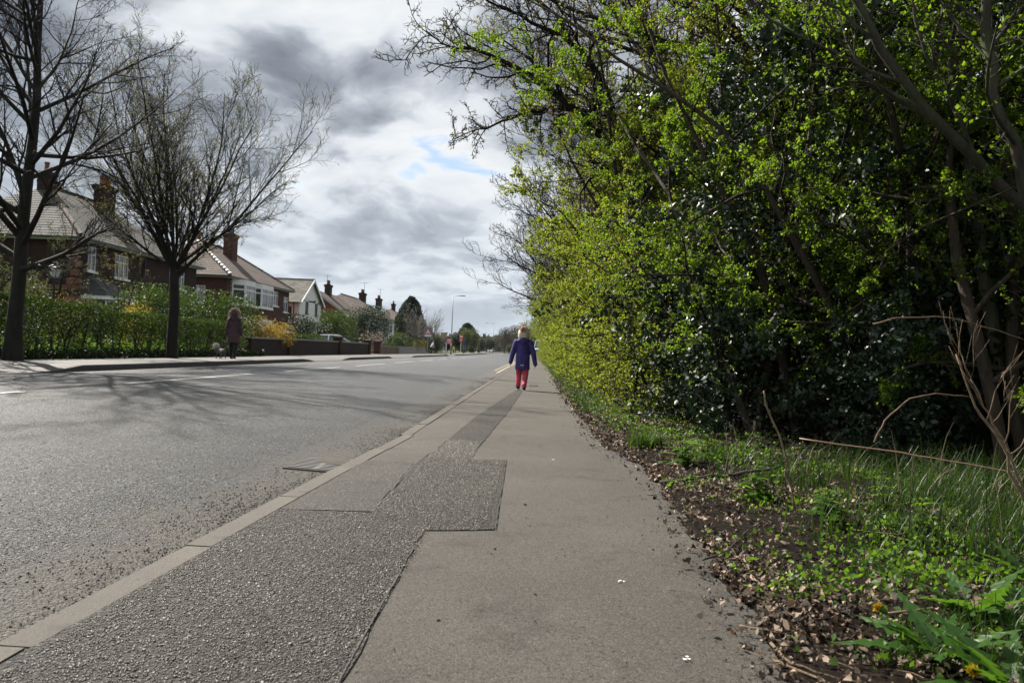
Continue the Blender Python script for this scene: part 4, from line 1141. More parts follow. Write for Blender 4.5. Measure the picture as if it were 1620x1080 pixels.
HO = holly(110, 'glossy dark holly bush with glinting leaves at the middle of the hedge', 4.2, 1.15, n=20000, size=.05)
HO.location = (1.85, 7.3, .05)
h2 = holly(111, 'low glossy holly growing in deep shade behind the long grass', 1.9, 1.2, n=5000, size=.06)
h2.location = (2.75, 6.0, .08)
dup(HO, (2.2, 11.6, 0), 1.7, .85, 'second holly hidden among yellow-green bushes beyond the first holly')
hL = holly(112, 'low leafy hedge skirt before the holly above the brown litter', 1.5, 1.5, leaf=M_haw2, n=6500, size=.028, name='young_hawthorn')
hL.location = (1.75, 8.4, 0)
for src, x, y, s, lab in ((h2, 1.75, 6.7, .85, 'low holly skirt at the foot of the big glossy holly'), (h2, 1.65, 7.9, .9, 'dark low holly beside the leafy skirt'), (h2, 2.3, 5.4, .62, 'smallest low holly just behind the long grass'),
        (h2, 3.6, 5.3, .8, 'low dark holly at the right edge behind the grass'), (hL, 1.45, 9.6, 1.0, 'low leafy skirt over the litter past the holly'), (hL, 1.35, 10.9, 1.0, 'low leafy skirt before the pavement weeds'), (hL, 1.25, 12.2, 1.0, 'low leafy skirt nearly touching the pavement before the child'),
        (hL, 1.2, 13.6, 1.0, 'low leafy skirt beside the shadow tip'), (hL, 1.15, 15.2, 1.05, 'low leafy skirt level with the child')):
    dup(src, (x, y, 0), y*1.7, s, lab)
for k in range(26):
    y_ = 17+k*1.6*(1+k*.03); dup(hL, (edge(y_)+.62, y_, 0), k*1.3, 1.1+.01*k, 'low leafy skirt along the foot of the far hedge', 'low skirts along the foot of the far hedge')
near = [(hB, 2.05, 6.7, 1.3, .92, 'hawthorn whose green sprays hang in front of the glossy holly'), (hB, 4.6, 3.8, 1.0, .95, 'hawthorn behind the leaning bare stems at the right edge'),
        (hA, 3.3, 7.6, 5.7, 1.05, 'hawthorn towering behind the glossy holly'),
        (hC, 2.2, 8.9, 3.0, 1.0, 'leafy hawthorn squeezed between holly and yellow-green bushes'),
        (hD, 2.15, 11.0, .3, 1.2, 'yellow-green hedge bush over the brown leaf litter'),
        (hC, 2.05, 12.7, 5.0, 1.15, 'yellow-green hedge bush just before the child'),
        (hC, 1.9, 16.6, 2.0, 1.0, 'yellow-green hedge bush just beyond the child'),
        (hD, 1.85, 18.8, 5.2, 1.1, 'yellow-green hedge bush overhanging the pavement beyond the child')]
for src, x, y, rz, s, lab in near: dup(src, (x, y, .03), rz, s, lab)
y = 21.0; i = 0
while y < 150:
    src = hC if i % 2 else hD
    s = rng.uniform(1.0, 1.25)*(1 if y < 60 else 1.25)
    dup(src, (edge(y)+1.35*s+bend(y)+rng.uniform(-.1, .2), y, 0), rng.uniform(0, 6.28), s, 'yellow-green bush in the continuous far part of the hedgerow', HB)
    y += rng.uniform(1.7, 2.3)*s*(1 if y < 50 else 1.3); i += 1
# taller trees standing in and behind the hedge
def stem_tree(seed, label, H, rad, lean, leaf=M_ivy, n=2, bark=M_bark_grey, size=.05, ivy=1500, nl=14, name='hedgerow_tree', t0=.3, wob=.05):
    rs = np.random.RandomState(seed)
    t = empty(name, (0, 0, 0), 0, label, 'tree')
    P0 = paths(rs, np.array([[0, 0, -.2]]), unit(np.array([[lean[0], lean[1], 1.0]])), np.array([H]), 14, wob, .015)
    R0 = np.array([rad])[:, None]*np.linspace(1.1, .25, 14)
    P1, R1 = sprout(rs, P0, R0, nl, t0, 1, .8, .42, 8, .14, .05, .5, lenfall=.4)
    P2, R2 = sprout(rs, P1, R1, 8, .15, 1, .8, .45, 6, .2, .03, .55, minr=.004)
    P3, R3 = sprout(rs, P2, R2, 5, .15, 1, .8, .5, 4, .22, .02, .6, minr=.0028)
    W = tubes([(P0, R0, 10), (P1, R1, 6), (P2, R2, 4), (P3, R3, 3)])
    a, b = on_paths(rs, P3, n, .1, 1)
    L = leaves(rs, a, b, 3, size*.6, size*.5)
    tree_parts(t, W, L, bark, leaf)
    if ivy:
        a, b = on_paths(rs, P0, ivy, .02, .55)
        pr = perp(rs, b); f = np.interp(a[:, 2]/H, [0, .5], [1, .7])[:, None]
        V, F = leaves(rs, a+pr*(rad*1.1*f+rs.uniform(0, .07, (len(a), 1))), pr, 1, .055, .02, wid=.55)
        o = mobj('ivy', np_mesh('ivy', V, F, M_ivy), t); o['kind'] = 'stuff'
    return t
def onp(u, v, Y):
    d = CR @ Vector(((u-810)/1260, -(v-540)/1260, -1)); t = Y/d.y
    return Vector((d.x*t, Y, EYE+d.z*t))
def traced_tree(seed, label, pts, r0, r1, ivy=0, nl=9):
    """tree whose trunk follows a given crooked line from the ground up"""
    rs = np.random.RandomState(seed)
    b0 = Vector(pts[0]); t = empty('hedgerow_tree', b0, 0, label, 'tree')
    P = np.array([[list(Vector(p)-b0) for p in pts]]); k = P.shape[1]
    f = np.linspace(0, k-1, 16); P0 = np.stack([np.interp(f, range(k), P[0, :, c]) for c in range(3)], -1)[None]
    P0[0, 1:-1] = (P0[0, :-2]+2*P0[0, 1:-1]+P0[0, 2:])/4
    P0 = P0 + rs.normal(size=P0.shape)*[.012, .012, 0]
    R0 = np.linspace(r0, r1, 16)[None]
    P1, R1 = sprout(rs, P0, R0, nl, .45, 1, .7, .35, 8, .14, .06, .45, lenfall=.3)
    P2, R2 = sprout(rs, P1, R1, 8, .2, 1, .8, .45, 6, .2, .03, .55, minr=.004)
    P3, R3 = sprout(rs, P2, R2, 4, .15, 1, .8, .5, 4, .22, .02, .6, minr=.0028)
    a, b = on_paths(rs, P3, 1, .1, 1)
    tree_parts(t, tubes([(P0, R0, 12), (P1, R1, 6), (P2, R2, 4), (P3, R3, 3)]), leaves(rs, a, b, 3, .028, .02), M_bark_grey, M_haw)
    if ivy:
        a, b = on_paths(rs, P0, ivy, .02, .6); pr = perp(rs, b)
        V, F = leaves(rs, a+pr*(r0*1.05+rs.uniform(0, .05, (len(a), 1))), pr, 1, .05, .02, wid=.55)
        o = mobj('ivy', np_mesh('ivy', V, F, M_ivy), t); o['kind'] = 'stuff'
    return t
sA = stem_tree(121, 'grey-barked tree with ivy on its lower trunk at the far right', 7.5, .075, (-.03, .0), wob=.07)
sA.location = (3.55, 5.8, .05)
sB = traced_tree(122, 'tree whose trunk leans steeply across the top right of the hedge', [(4.9, 5.0, -.2), onp(1760, 480, 4.95), onp(1620, 330, 4.9), onp(1560, 268, 4.85), onp(1480, 196, 4.8), onp(1400, 85, 4.8), onp(1345, -10, 4.8), onp(1270, -150, 4.8)], .046, .018)
sC = traced_tree(123, 'crooked grey trunk bending out of the top right corner', [(3.3, 4.6, -.1), onp(1660, 420, 4.5), onp(1612, 262, 4.5), onp(1572, 150, 4.5), onp(1560, 30, 4.5), onp(1560, -160, 4.5)], .036, .024)
sD = traced_tree(124, 'upright grey trunk standing just left of the crooked one', [(3.35, 5.4, -.1), onp(1560, 470, 5.3), onp(1540, 300, 5.3), onp(1512, 160, 5.3), onp(1497, 0, 5.3), onp(1490, -170, 5.3)], .046, .028, ivy=500)
more = [(sA, 3.7, 7.4, 2.2, 1.0, 'ivy-covered trunk in the dark gap right of the holly'), (sA, 4.9, 6.9, 4.0, 1.1, 'dark trunk behind the leaning trunk'),
        (sA, 3.4, 9.0, 1.2, .95, 'slim tree rising behind the glossy holly'), (sA, 4.9, 8.4, 3.0, 1.0, 'crooked tree in the shade behind the holly'),
        (sA, 3.2, 12.5, 5.0, .95, 'crooked tree rising above the yellow-green bushes'), (sA, 5.6, 6.2, 5.5, 1.1, 'trunk in deep shade at the right picture edge'),
        (sA, 4.4, 10.4, .5, 1.1, 'tall crooked tree showing over the holly top')]
for src, x, y, rz, s, lab in more: dup(src, (x, y, .05), rz, s, lab)
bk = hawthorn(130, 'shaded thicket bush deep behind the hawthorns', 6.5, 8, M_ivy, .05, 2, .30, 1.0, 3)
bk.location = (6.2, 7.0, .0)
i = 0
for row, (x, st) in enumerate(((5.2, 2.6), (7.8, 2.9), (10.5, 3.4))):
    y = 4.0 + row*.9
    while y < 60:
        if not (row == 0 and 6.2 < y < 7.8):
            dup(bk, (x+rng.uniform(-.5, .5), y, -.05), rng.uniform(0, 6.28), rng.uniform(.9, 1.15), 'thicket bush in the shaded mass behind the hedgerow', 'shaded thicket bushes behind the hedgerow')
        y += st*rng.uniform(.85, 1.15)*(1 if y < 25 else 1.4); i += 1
# large leafless trees reaching out over the pavement
oA = bare_tree(141, 'large leafless tree arching over the pavement at the top of the picture', 9.5, 2.6, .17, 18, .95, name='overhanging_tree', limbL=.62, bias=(-.45, -.05, 0), dens=1.15, minr=.004, buds=1, budsize=.035, bark=M_bark_dark, twigwob=.3)
oA.location = (2.6, 13.2, 0)
oB = bare_tree(142, 'leafless tree arching out lower down behind the first overhanging one', 8.6, 2.2, .15, 18, 1.0, name='overhanging_tree', limbL=.62, bias=(-.45, 0, 0), dens=1.1, minr=.006, buds=0, bark=M_bark_dark, twigwob=.3)
oB.location = (2.4, 24.5, 0)
for x, y, rz, s, lab in ((2.4, 36.0, .5, 1.1, 'third leafless overhanging tree, its dark twigs fanning out above the far hedge'), (2.2, 48.0, -.4, 1.15, 'farthest leafless overhanging tree above the bobble hat'), (2.4, 18.6, .3, .85, 'leafless tree half buried in yellow-green leaves beyond the child')):
    dup(oB, (x, y, 0), rz, s, lab)
def bough_tree(seed, label, lines, r0, ln=.26, nl=22, minr=.0045):
    rs = np.random.RandomState(seed); b0 = Vector(lines[0][0]); t = empty('overhanging_tree', b0, 0, label, 'tree'); B = []; tips = []
    for li, pts in enumerate(lines):
        k = len(pts); f = np.linspace(0, k-1, 18); P = np.array([list(Vector(p)-b0) for p in pts])
        P0 = np.stack([np.interp(f, range(k), P[:, c]) for c in range(3)], -1)[None]
        for _ in range(2): P0[0, 1:-1] = (P0[0, :-2]+2*P0[0, 1:-1]+P0[0, 2:])/4
        P0 = P0 + rs.normal(size=P0.shape)*.035*np.linspace(0, 1, 18)[None, :, None]
        R0 = (np.linspace(1, .10, 18)**1.3*r0*(1 if li == 0 else .6))[None]
        P1, R1 = sprout(rs, P0, R0, nl, .35, 1, .85, ln, 8, .22, .02, .5, lenfall=.6, minr=.009)
        P2, R2 = sprout(rs, P1, R1, 9, .15, 1, .8, .45, 6, .3, .01, .55, minr=.006)
        P3, R3 = sprout(rs, P2, R2, 6, .15, 1, .8, .5, 5, .32, .02, .6, minr=minr)
        B += [(P0, R0, 9), (P1, R1, 6), (P2, R2, 4), (P3, R3, 3)]; tips.append(P3)
    a, b = on_paths(rs, np.concatenate(tips)[::12], 1, .8, 1)
    tree_parts(t, tubes(B), leaves(rs, a, b, 2, .035, .015), M_bark_dark, M_bud)
    return t
bough_tree(151, 'dark leafless tree whose crooked bough reaches farthest left over the road', [
    [(2.7, 11.6, -.1), (2.75, 11.6, 1.6), onp(1010, 300, 11.5), onp(950, 205, 11.3), onp(880, 150, 11.1), onp(800, 92, 10.9), onp(730, 76, 10.7), onp(675, 56, 10.5)],
    [onp(1010, 300, 11.5), onp(960, 215, 11.8), onp(900, 160, 12.0), onp(830, 180, 12.2), onp(760, 205, 12.3), onp(722, 218, 12.4)],
    [onp(985, 260, 11.4), onp(960, 130, 11.0), onp(900, 60, 10.6), onp(800, 15, 10.3), onp(700, -30, 10.1)]], .12)
oC = dup(oA, (3.0, 9.4, 0), .35, .92, 'leafless tree rising from behind the holly with branches over the pavement')

# ---------------------------------------------------------------- ground plants on the verge
def gz(x, y): return vergez(x, y)
# leaf litter: curled dead leaves, thick near the hedge, thinning onto the asphalt
def litter():
    rs = np.random.RandomState(200)
    n = 120000
    y = 1.2 + (rs.uniform(size=n)**2.1)*20
    d = rs.uniform(size=n)**1.5*2.8 + .004
    e = np.array([edge(v)+ragged(v) for v in y])
    stray = rs.uniform(size=n) < .006
    d[stray] = -np.abs(rs.normal(size=stray.sum()))*.06
    dens = np.clip(.35+.65*np.sin(y*3.1+d*4)+.3*np.sin(d*9-y*2), .18, 1)
    k = (rs.uniform(size=n) < dens) | stray
    x = (e+d)[k]; y = y[k]; m = len(x)
    z = np.array([gz(a, b) for a, b in zip(x, y)])+rs.uniform(.004, .024, m)
    size = .0055+.013*rs.uniform(size=m)**3+.0012*np.maximum(0, y-3)
    a = rs.uniform(0, 2*np.pi, m); tl = rs.normal(size=(m, 2))*.7
    u = unit(np.stack([np.cos(a), np.sin(a), tl[:, 0]], 1)); v = unit(np.cross(np.array([[0, 0, 1.0]]), u) + np.stack([0*a, 0*a, tl[:, 1]], 1)); w = np.cross(u, v)
    c = np.stack([x, y, z], 1); S = size[:, None]; cu = (rs.uniform(-.7, .95, m)*size)[:, None]
    V = np.stack([c-u*S, c-u*S*.3+v*S*.5+w*cu, c-u*S*.2-v*S*.5+w*cu*.8, c+u*S*.5+v*S*.38-w*cu*.6, c+u*S*.45-v*S*.42+w*cu, c+u*S*1.0+w*cu*.9], 1).reshape(-1, 3)
    o = (np.arange(m)*6)[:, None]
    F = np.concatenate([o+np.array([[p, q, r]]) for p, q, r in ((0, 1, 2), (1, 3, 2), (2, 3, 4), (3, 5, 4))])
    mt, w_ = new_mat('dead_leaf')
    g = w_.n('ShaderNodeNewGeometry')
    cc = w_.ramp(g.outputs['Random Per Island'], [(0, (.010, .007, .005)), (.4, (.045, .031, .021)), (.7, (.15, .108, .075)), (.93, (.33, .255, .185)), (1, (.16, .07, .04))])
    finish(w_, cc, .75, trans=cc, tw=.15, spec=.3)
    ob = mobj('leaf_litter', np_mesh('leaf_litter', V, F, mt)); ob['kind'] = 'stuff'; ob['label'] = 'brown dead leaves covering the verge beside the pavement'
litter()
def blades(name, label, centres, n, h, spread, mat, seed, curve=.5, w=.0028, cat=None, kind='stuff'):
    rs = np.random.RandomState(seed)
    C = np.array(centres); k = rs.randint(0, len(C), n)
    x = C[k, 0]+rs.normal(size=n)*spread*C[k, 2]; y = C[k, 1]+rs.normal(size=n)*spread*C[k, 2]
    x = np.maximum(x, np.array([edge(q) for q in y])+rs.uniform(0, .12, n))
    z = np.array([gz(a, b) for a, b in zip(x, y)])-.005
    L = h*rs.uniform(.35, 1.1, n)*C[k, 2]; a = rs.uniform(0, 2*np.pi, n)
    d = np.stack([np.cos(a), np.sin(a), 0*a], 1); s = np.stack([-np.sin(a), np.cos(a), 0*a], 1)
    p = np.stack([x, y, z], 1); cv = (rs.uniform(.1, 1, n)*curve)
    W = (w*rs.uniform(.7, 1.4, n))[:, None]
    pts = []
    for i, t in enumerate((0, .35, .7, 1.0)):
        q = p + np.array([0, 0, 1.0])*(L*t*(1-.45*cv*t))[:, None] + d*(L*cv*t*t)[:, None]
        pts.append((q - s*W*(1-t*.85), q + s*W*(1-t*.85)))
    V = np.stack([pts[i][j] for i in range(4) for j in range(2)], 1).reshape(-1, 3)
    o = (np.arange(n)*8)[:, None]
    F = np.concatenate([o+np.array([[2*i, 2*i+1, 2*i+3, 2*i+2]]) for i in range(3)])
    ob = mobj(name, np_mesh(name, V, F, mat)); ob['kind'] = kind; ob['label'] = label
    return ob
M_grass = leaf_mat('grass_blade', (.012, .034, .005), (.030, .070, .010), (.10, .22, .015), .33, .45, .3)
M_dry = leaf_mat('dry_grass_blade', (.20, .17, .10), (.32, .27, .17), (.3, .25, .15), .3, .6)
rs = np.random.RandomState(5)
cs = [(2.0+rs.normal()*.35, 3.9+rs.normal()*.75, rs.uniform(.6, 1.1)) for _ in range(46)] + [(1.75+rs.normal()*.2, 2.95+rs.normal()*.5, rs.uniform(.5, .9)) for _ in range(18)] + [(2.3, 3.2, 1), (2.5, 3.6, 1), (2.45, 2.9, 1)]
blades('long_grass', 'long green grass below the dark gap at the right', cs, 5200, .24, .13, M_grass, 31, .85, .0022)
blades('dry_grass', 'pale dry blades among the long grass', cs, 200, .34, .10, M_dry, 32, 1.0)
cs2 = [(1.05, 1.75, .7), (1.15, 1.95, .8), (1.3, 1.7, .8), (1.0, 2.0, .6), (.9, 1.85, .5), (1.35, 2.05, .8)]
blades('verge_grass', 'short grass around the dandelions in the bottom right corner', cs2, 1500, .14, .08, M_grass, 33, .9, .0022)
cs3 = []
rs = np.random.RandomState(6)
for _ in range(90):
    y = rs.uniform(9, 60); cs3.append((edge(y)+rs.uniform(.05, .5), y, rs.uniform(.5, 1.1)))
blades('hedge_foot_grass', 'grass and weeds along the foot of the far hedge', cs3, 6500, .17, .17, M_grass, 34, .7, .005)
gt = blades('grass_tuft', 'bright arching grass tuft at the pavement edge before the brown litter', [(.82, 5.9, 1.0), (.9, 6.05, .9)], 420, .20, .05, M_weed, 35, 1.0, .004, kind='thing')
tag(gt, cat='grass tuft')

def leaf_shape(L, W, teeth=5, cup=.15, lobes=0.0, droop=.3):
    """a single broad leaf along +X with toothed edge, folded along its midrib"""
    n = teeth*2+1
    mid, lo, hi = [], [], []
    for i in range(n+1):
        t = i/n
        w = W*.5*math.sin(math.pi*min(1, t**.8))*(1.0 if i % 2 else 1-lobes)
        x = L*t - (lobes*.06*L if i % 2 else 0); z = -droop*L*t*t
        mid.append((L*t, 0, z)); lo.append((x, -w, z+w*cup)); hi.append((x, w, z+w*cup))
    V = mid+lo+hi; m = n+1; F = []
    for i in range(n):
        F += [(i, i+1, m+i+1, m+i), (i+1, i, 2*m+i, 2*m+i+1)]
    me = bpy.data.meshes.new('leaf'); me.from_pydata(V, [], F)
    return me
def broadleaf(seed, name, label, loc, n, Lr, mat, H=.12, spread=1.0, lobes=.2, wr=.55, whorls=3, up=.5, group=None):
    """low leafy plant: stems with opposite toothed leaves, every leaf an object"""
    r = random.Random(seed)
    t = empty(name, loc, 0, label, 'plant', group)
    meshes = []
    for k in range(3):
        me = leaf_shape(Lr*(.8+.25*k), Lr*wr, 5, .18, lobes, .35); me.materials.append(mat); meshes.append(me)
    g = MB()
    stems = max(1, n//(whorls*2+2)); 
    for s in range(stems):
        a = r.uniform(0, 6.28); d = r.uniform(0, .5)*spread*Lr*2.2
        bx, by = math.cos(a)*d, math.sin(a)*d
        tx, ty = bx*1.5, by*1.5; h = H*r.uniform(.6, 1.1)
        pts = [(bx*.5, by*.5, -.02), (bx, by, h*.5), (tx, ty, h)]
        g.tube(pts, [.003, .0025, .0015], 5)
        for w in range(whorls+1):
            q = (w+.6)/(whorls+.6); px_, py_, pz_ = bx+(tx-bx)*max(0, q*2-1), by+(ty-by)*max(0, q*2-1), h*q
            b0 = r.uniform(0, 3.14)
            for side in range(2):
                o = mobj('leaf', r.choice(meshes), t, (px_, py_, pz_))
                o.rotation_euler = (r.uniform(-.3, .3), -up*r.uniform(.1, 1.1), b0+side*3.14+r.uniform(-.3, .3))
                k = (1.15-.5*q)*r.uniform(.7, 1.15); o.scale = (k, k, k)
    g.build('stem', M_weed, t, uv=False)
    return t
def vp(x, y, dz=0): return (x, y, gz(x, y)+dz)
broadleaf(1, 'nettle_plant', 'bright nettle clump right at the pavement edge beyond the fallen branch', vp(.93, 4.95), 60, .10, M_nettle, .14)
broadleaf(2, 'nettle_plant', 'smaller bright nettle clump just behind the first', vp(1.17, 5.25), 40, .095, M_nettle, .16)
broadleaf(3, 'nettle_plant', 'spreading nettle patch nearer than the fallen branch', vp(1.10, 3.75), 70, .08, M_nettle, .12, 1.6)
broadleaf(4, 'nettle_plant', 'nettle sprigs among dead stems in the middle of the litter', vp(1.22, 3.3), 44, .075, M_nettle, .12, 1.6)
broadleaf(5, 'nettle_plant', 'leafy sprig beside the long grass', vp(1.55, 3.55), 30, .07, M_nettle, .15, 1.3)
broadleaf(6, 'ivy_plant', 'two dark broad leaves on a low stem in the litter', vp(1.42, 3.05), 8, .085, M_ivy, .10, .8, .1, .8, 1)
broadleaf(7, 'dock_plant', 'broad bright leaf standing up beside the dry stems', vp(1.56, 3.2), 8, .08, M_nettle, .10, .6, .05, .85, 1)
broadleaf(8, 'nettle_plant', 'small green weed between tuft and nettles', vp(1.05, 4.45), 20, .045, M_nettle, .08, 1.2)
broadleaf(9, 'ground_elder', 'leafy weeds crowding the pavement edge before the child', vp(.72, 8.6), 40, .07, M_nettle, .14, 2.0)
broadleaf(10, 'ground_elder', 'leafy weeds under the hedge past the grass tuft', vp(.80, 7.3), 36, .065, M_nettle, .12, 2.0)
broadleaf(11, 'ground_elder', 'bright weeds spilling onto the pavement before the shadow', vp(.66, 10.2), 44, .085, M_nettle, .18, 2.2)
broadleaf(12, 'ground_elder', 'bright weeds spilling onto the pavement beside the child', vp(.70, 12.4), 44, .095, M_nettle, .22, 2.2)
broadleaf(13, 'ground_elder', 'pale green weeds at the shadow tip', vp(.66, 14.6), 44, .10, M_nettle, .24, 2.2)
broadleaf(14, 'ivy_plant', 'dark ivy leaves under the holly', vp(1.5, 5.6), 30, .065, M_ivy, .14, 2.0, .15, .8)
broadleaf(15, 'ivy_plant', 'dark leaves in shade behind the nettles', vp(1.45, 4.9), 30, .06, M_ivy, .14, 2.0, .15, .8)
for k in range(14):
    y = 16.5 + k*2.3 + rng.uniform(-.5, .5)
    broadleaf(20+k, 'ground_elder', 'weeds at the foot of the far hedge', vp(edge(y)+.15, y), 30, .13, M_weed, .3, 2.2, group='weeds along the foot of the far hedge')

# small creeping weeds threaded through the litter
def creeping():
    rs = np.random.RandomState(44); n = 12000
    C = np.array([(edge(y)+rs.uniform(.15, 1.5), y, rs.uniform(.06, .18)) for y in 1.8+rs.uniform(size=85)**1.2*9])
    k = rs.randint(0, len(C), n); x = C[k, 0]+rs.normal(size=n)*C[k, 2]; y = C[k, 1]+rs.normal(size=n)*C[k, 2]
    x = np.maximum(x, np.array([edge(q) for q in y])+.03)
    z = np.array([gz(a, b) for a, b in zip(x, y)])+rs.uniform(.004, .055, n)
    V, F = leaves(rs, np.stack([x, y, z], 1), unit(rs.normal(size=(n, 3))+[0, 0, .8]), 1, .017, .004, wid=.4, sv=.6)
    o = mobj('creeping_weeds', np_mesh('creeping_weeds', V, F, M_nettle)); o['kind'] = 'stuff'; o['label'] = 'small green weeds creeping through the brown leaf litter'
creeping()
# dandelions in the corner
M_dand = leaf_mat('dandelion_petal', (.65, .40, .01), (.80, .55, .02), (.8, .5, .02), .35, .6)
M_dleaf = leaf_mat('dandelion_leaf', (.035, .10, .012), (.06, .15, .02), (.20, .42, .03), .4, .4, .5)
M_pinkstem = plain('dandelion_stem', (.35, .20, .14), .5)
def dandelion(seed, label, loc, flowers, nleaf, L):
    r = random.Random(seed)
    t = empty('dandelion_plant', loc, 0, label, 'plant')
    ms = []
    for k in range(3):
        me = leaf_shape(L*(.85+.2*k), L*.34, 6, .2, .62, .3); me.materials.append(M_dleaf); ms.append(me)
    for k in range(nleaf):
        a = k*2.4+r.uniform(-.3, .3)
        o = mobj('leaf', ms[k % 3], t, (math.cos(a)*.01, math.sin(a)*.01, 0.01)); o.rotation_euler = (r.uniform(-.5, .5), -r.uniform(.25, .95), a)
        s = r.uniform(.75, 1.15); o.scale = (s, s, s)
    for (fx, fy, fz, tx, ty) in flowers:
        top = Vector((fx, fy, fz)); d = Vector((tx, ty, .6)).normalized()
        g = MB(); g.tube([(0, 0, 0), tuple(top*.5+Vector((0, 0, .02))), tuple(top-d*.02)], .0025, 6)
        g.build('flower_stem', M_pinkstem, t, uv=False, smooth=True)
        n = 110; rs_ = np.random.RandomState(seed+3)
        a1 = np.array(d.orthogonal().normalized()); a2 = np.cross(np.array(d), a1)
        th = rs_.uniform(0, 2*np.pi, n); q = rs_.uniform(.1, 1, n)
        dirs = unit(np.array(d)[None]*(1.1-q[:, None]*.75)+(a1*np.cos(th)[:, None]+a2*np.sin(th)[:, None])*q[:, None])
        P = np.tile(np.array(top), (n, 1))
        V, F = leaves(rs_, P, dirs, 1, .017, .0006, wid=.09, out=.02, sv=.15)
        o = mobj('flower_head', np_mesh('flower_head', V, F, M_dand), t); o['kind'] = 'stuff'
        g = MB(); g.loft([[top+d*z_+Vector(a1*math.cos(q_)*r_)+Vector(a2*math.sin(q_)*r_) for q_ in [j*math.pi/4 for j in range(8)]] for z_, r_ in ((-.02, .003), (-.012, .007), (0, .006), (.004, .002))])
        g.build('sepal_cup', M_dleaf, t, uv=False, smooth=True)
    return t
def dgp(u, v, z):
    d = CR @ Vector(((u-810)/1260, -(v-540)/1260, -1)); t = (z-EYE)/d.z
    return Vector((d.x*t, d.y*t, z))
pA = dgp(1545, 985, .03)
fa = dgp(1392, 962, .12) - pA
dandelion(3, 'dandelion with a side-facing yellow flower on a pinkish stem', pA, [(fa.x, fa.y, fa.z, -1, .1)], 26, .19)
pB = dgp(1600, 1110, .03)
fb = dgp(1540, 1062, .10) - pB
dandelion(4, 'dandelion with its yellow flower low in the very corner', pB, [(fb.x, fb.y, fb.z, -.3, -.5)], 22, .19)
pC = dgp(1640, 930, .03)
dandelion(5, 'flowerless dandelion rosette at the right picture edge', pC, [], 24, .18)
dandelion(6, 'flowerless dandelion rosette between the two yellow flowers', dgp(1490, 1050, .03), [], 22, .16)

# sticks, dry canes and leaning dead stems
def stick(name, label, pts, r0, r1, mat=M_dead, forks=(), cat='stick', sub=4, jit=.012, seed=1):
    rr = random.Random(seed); P = [Vector(p) for p in pts]; Q = []
    for a, b in zip(P[:-1], P[1:]):
        for k in range(sub): Q.append(a.lerp(b, k/sub)+Vector([rr.uniform(-jit, jit)]*1+[rr.uniform(-jit, jit), rr.uniform(-jit, jit)*.6]))
    Q.append(P[-1]); n = len(Q)
    t = empty(name, P[0], 0, label, cat)
    g = MB(P[0]); g.tube(Q, [r0+(r1-r0)*i/(n-1) for i in range(n)], 7); g.build('stem', mat, t, smooth=True, uv=False)
    for (f, d, L) in forks:
        i = int(f*(n-1)); b = Q[i]; d = Vector(d).normalized()
        g = MB(P[0]); side = d.cross(Vector((0, 1, .1))).normalized()
        pp = [b + d*L*k/5 + side*math.sin(k*.9+L*20)*L*.10 + Vector((0, 0, L*.05*k*k/5)) for k in range(6)]
        rb = (r0+(r1-r0)*f)*.6
        g.tube(pp, [rb*(1-.13*k) for k in range(6)], 5)
        for k in (2, 3, 4):
            e = (d + Vector((rr.uniform(-1, 1), rr.uniform(-.6, .6), rr.uniform(-.2, .9)))).normalized()
            g.tube([pp[k], pp[k]+e*L*.25+Vector((0, 0, .01)), pp[k]+e*L*.42+Vector((0, 0, L*.12))], [rb*.5, rb*.4, rb*.25], 4)
        g.build('side_branch', mat, t, smooth=True, uv=False)
    return t
stick('fallen_branch', 'grey fallen branch lying from the pavement edge into the litter', [vp(.70, 4.27, .02), vp(.92, 4.32, .03), vp(1.12, 4.42, .04), vp(1.40, 4.52, .07)], .012, .007, M_bark_grey, [(.55, (.5, .6, .5), .25)])
stick('dead_stem', 'thin brown stem standing upright in the middle of the verge', [onp(1262, 810, 3.3), onp(1242, 730, 3.35), onp(1215, 640, 3.4), onp(1208, 618, 3.4)], .005, .003, M_dead)
stick('dead_stem', 'leaning dry forked stem at the right edge above the grass', [onp(1640, 830, 3.2), onp(1590, 720, 3.25), onp(1545, 640, 3.3), onp(1512, 560, 3.35)], .008, .003, M_dead,
      [(.45, (.35, 0, .9), .22), (.6, (.5, -.1, .8), .26), (.72, (-.3, 0, 1), .22), (.8, (-.1, .1, 1), .24), (.95, (-.35, 0, 1), .2), (.35, (.7, 0, .8), .14), (.88, (.3, 0, 1), .2)])
stick('dead_stem', 'second thinner stem leaning alongside the forked one', [onp(1650, 850, 3.3), onp(1600, 722, 3.35), onp(1560, 655, 3.4), onp(1536, 600, 3.4)], .006, .003, M_dead, [(.6, (.4, 0, .9), .15)], seed=4)
stick('bramble_cane', 'long straight reddish cane stretched low across the dark gap', [onp(1266, 694, 3.9), onp(1400, 712, 3.8), onp(1500, 728, 3.7), onp(1625, 750, 3.6)], .0038, .003, plain('cane_bark', (.36, .22, .14), .5), jit=.004)
stick('bramble_cane', 'arching pale cane above the long cane', [onp(1383, 700, 4.0), onp(1400, 665, 4.0), onp(1440, 630, 4.0), onp(1480, 622, 4.0), onp(1535, 628, 4.05)], .005, .003, M_dead, jit=.004, seed=7)
stick('bramble_cane', 'thin arching cane higher up at the right', [onp(1383, 512, 4.2), onp(1420, 502, 4.2), onp(1500, 502, 4.2), onp(1570, 520, 4.2), onp(1625, 540, 4.2)], .005, .003, M_dead, jit=.006, seed=8)
stick('fallen_twig', 'pale twig pointing at the pavement by the corner weeds', [dgp(1222, 1018, .02), dgp(1250, 1048, .02), dgp(1330, 1075, .02)], .004, .002, M_dead, jit=.004)
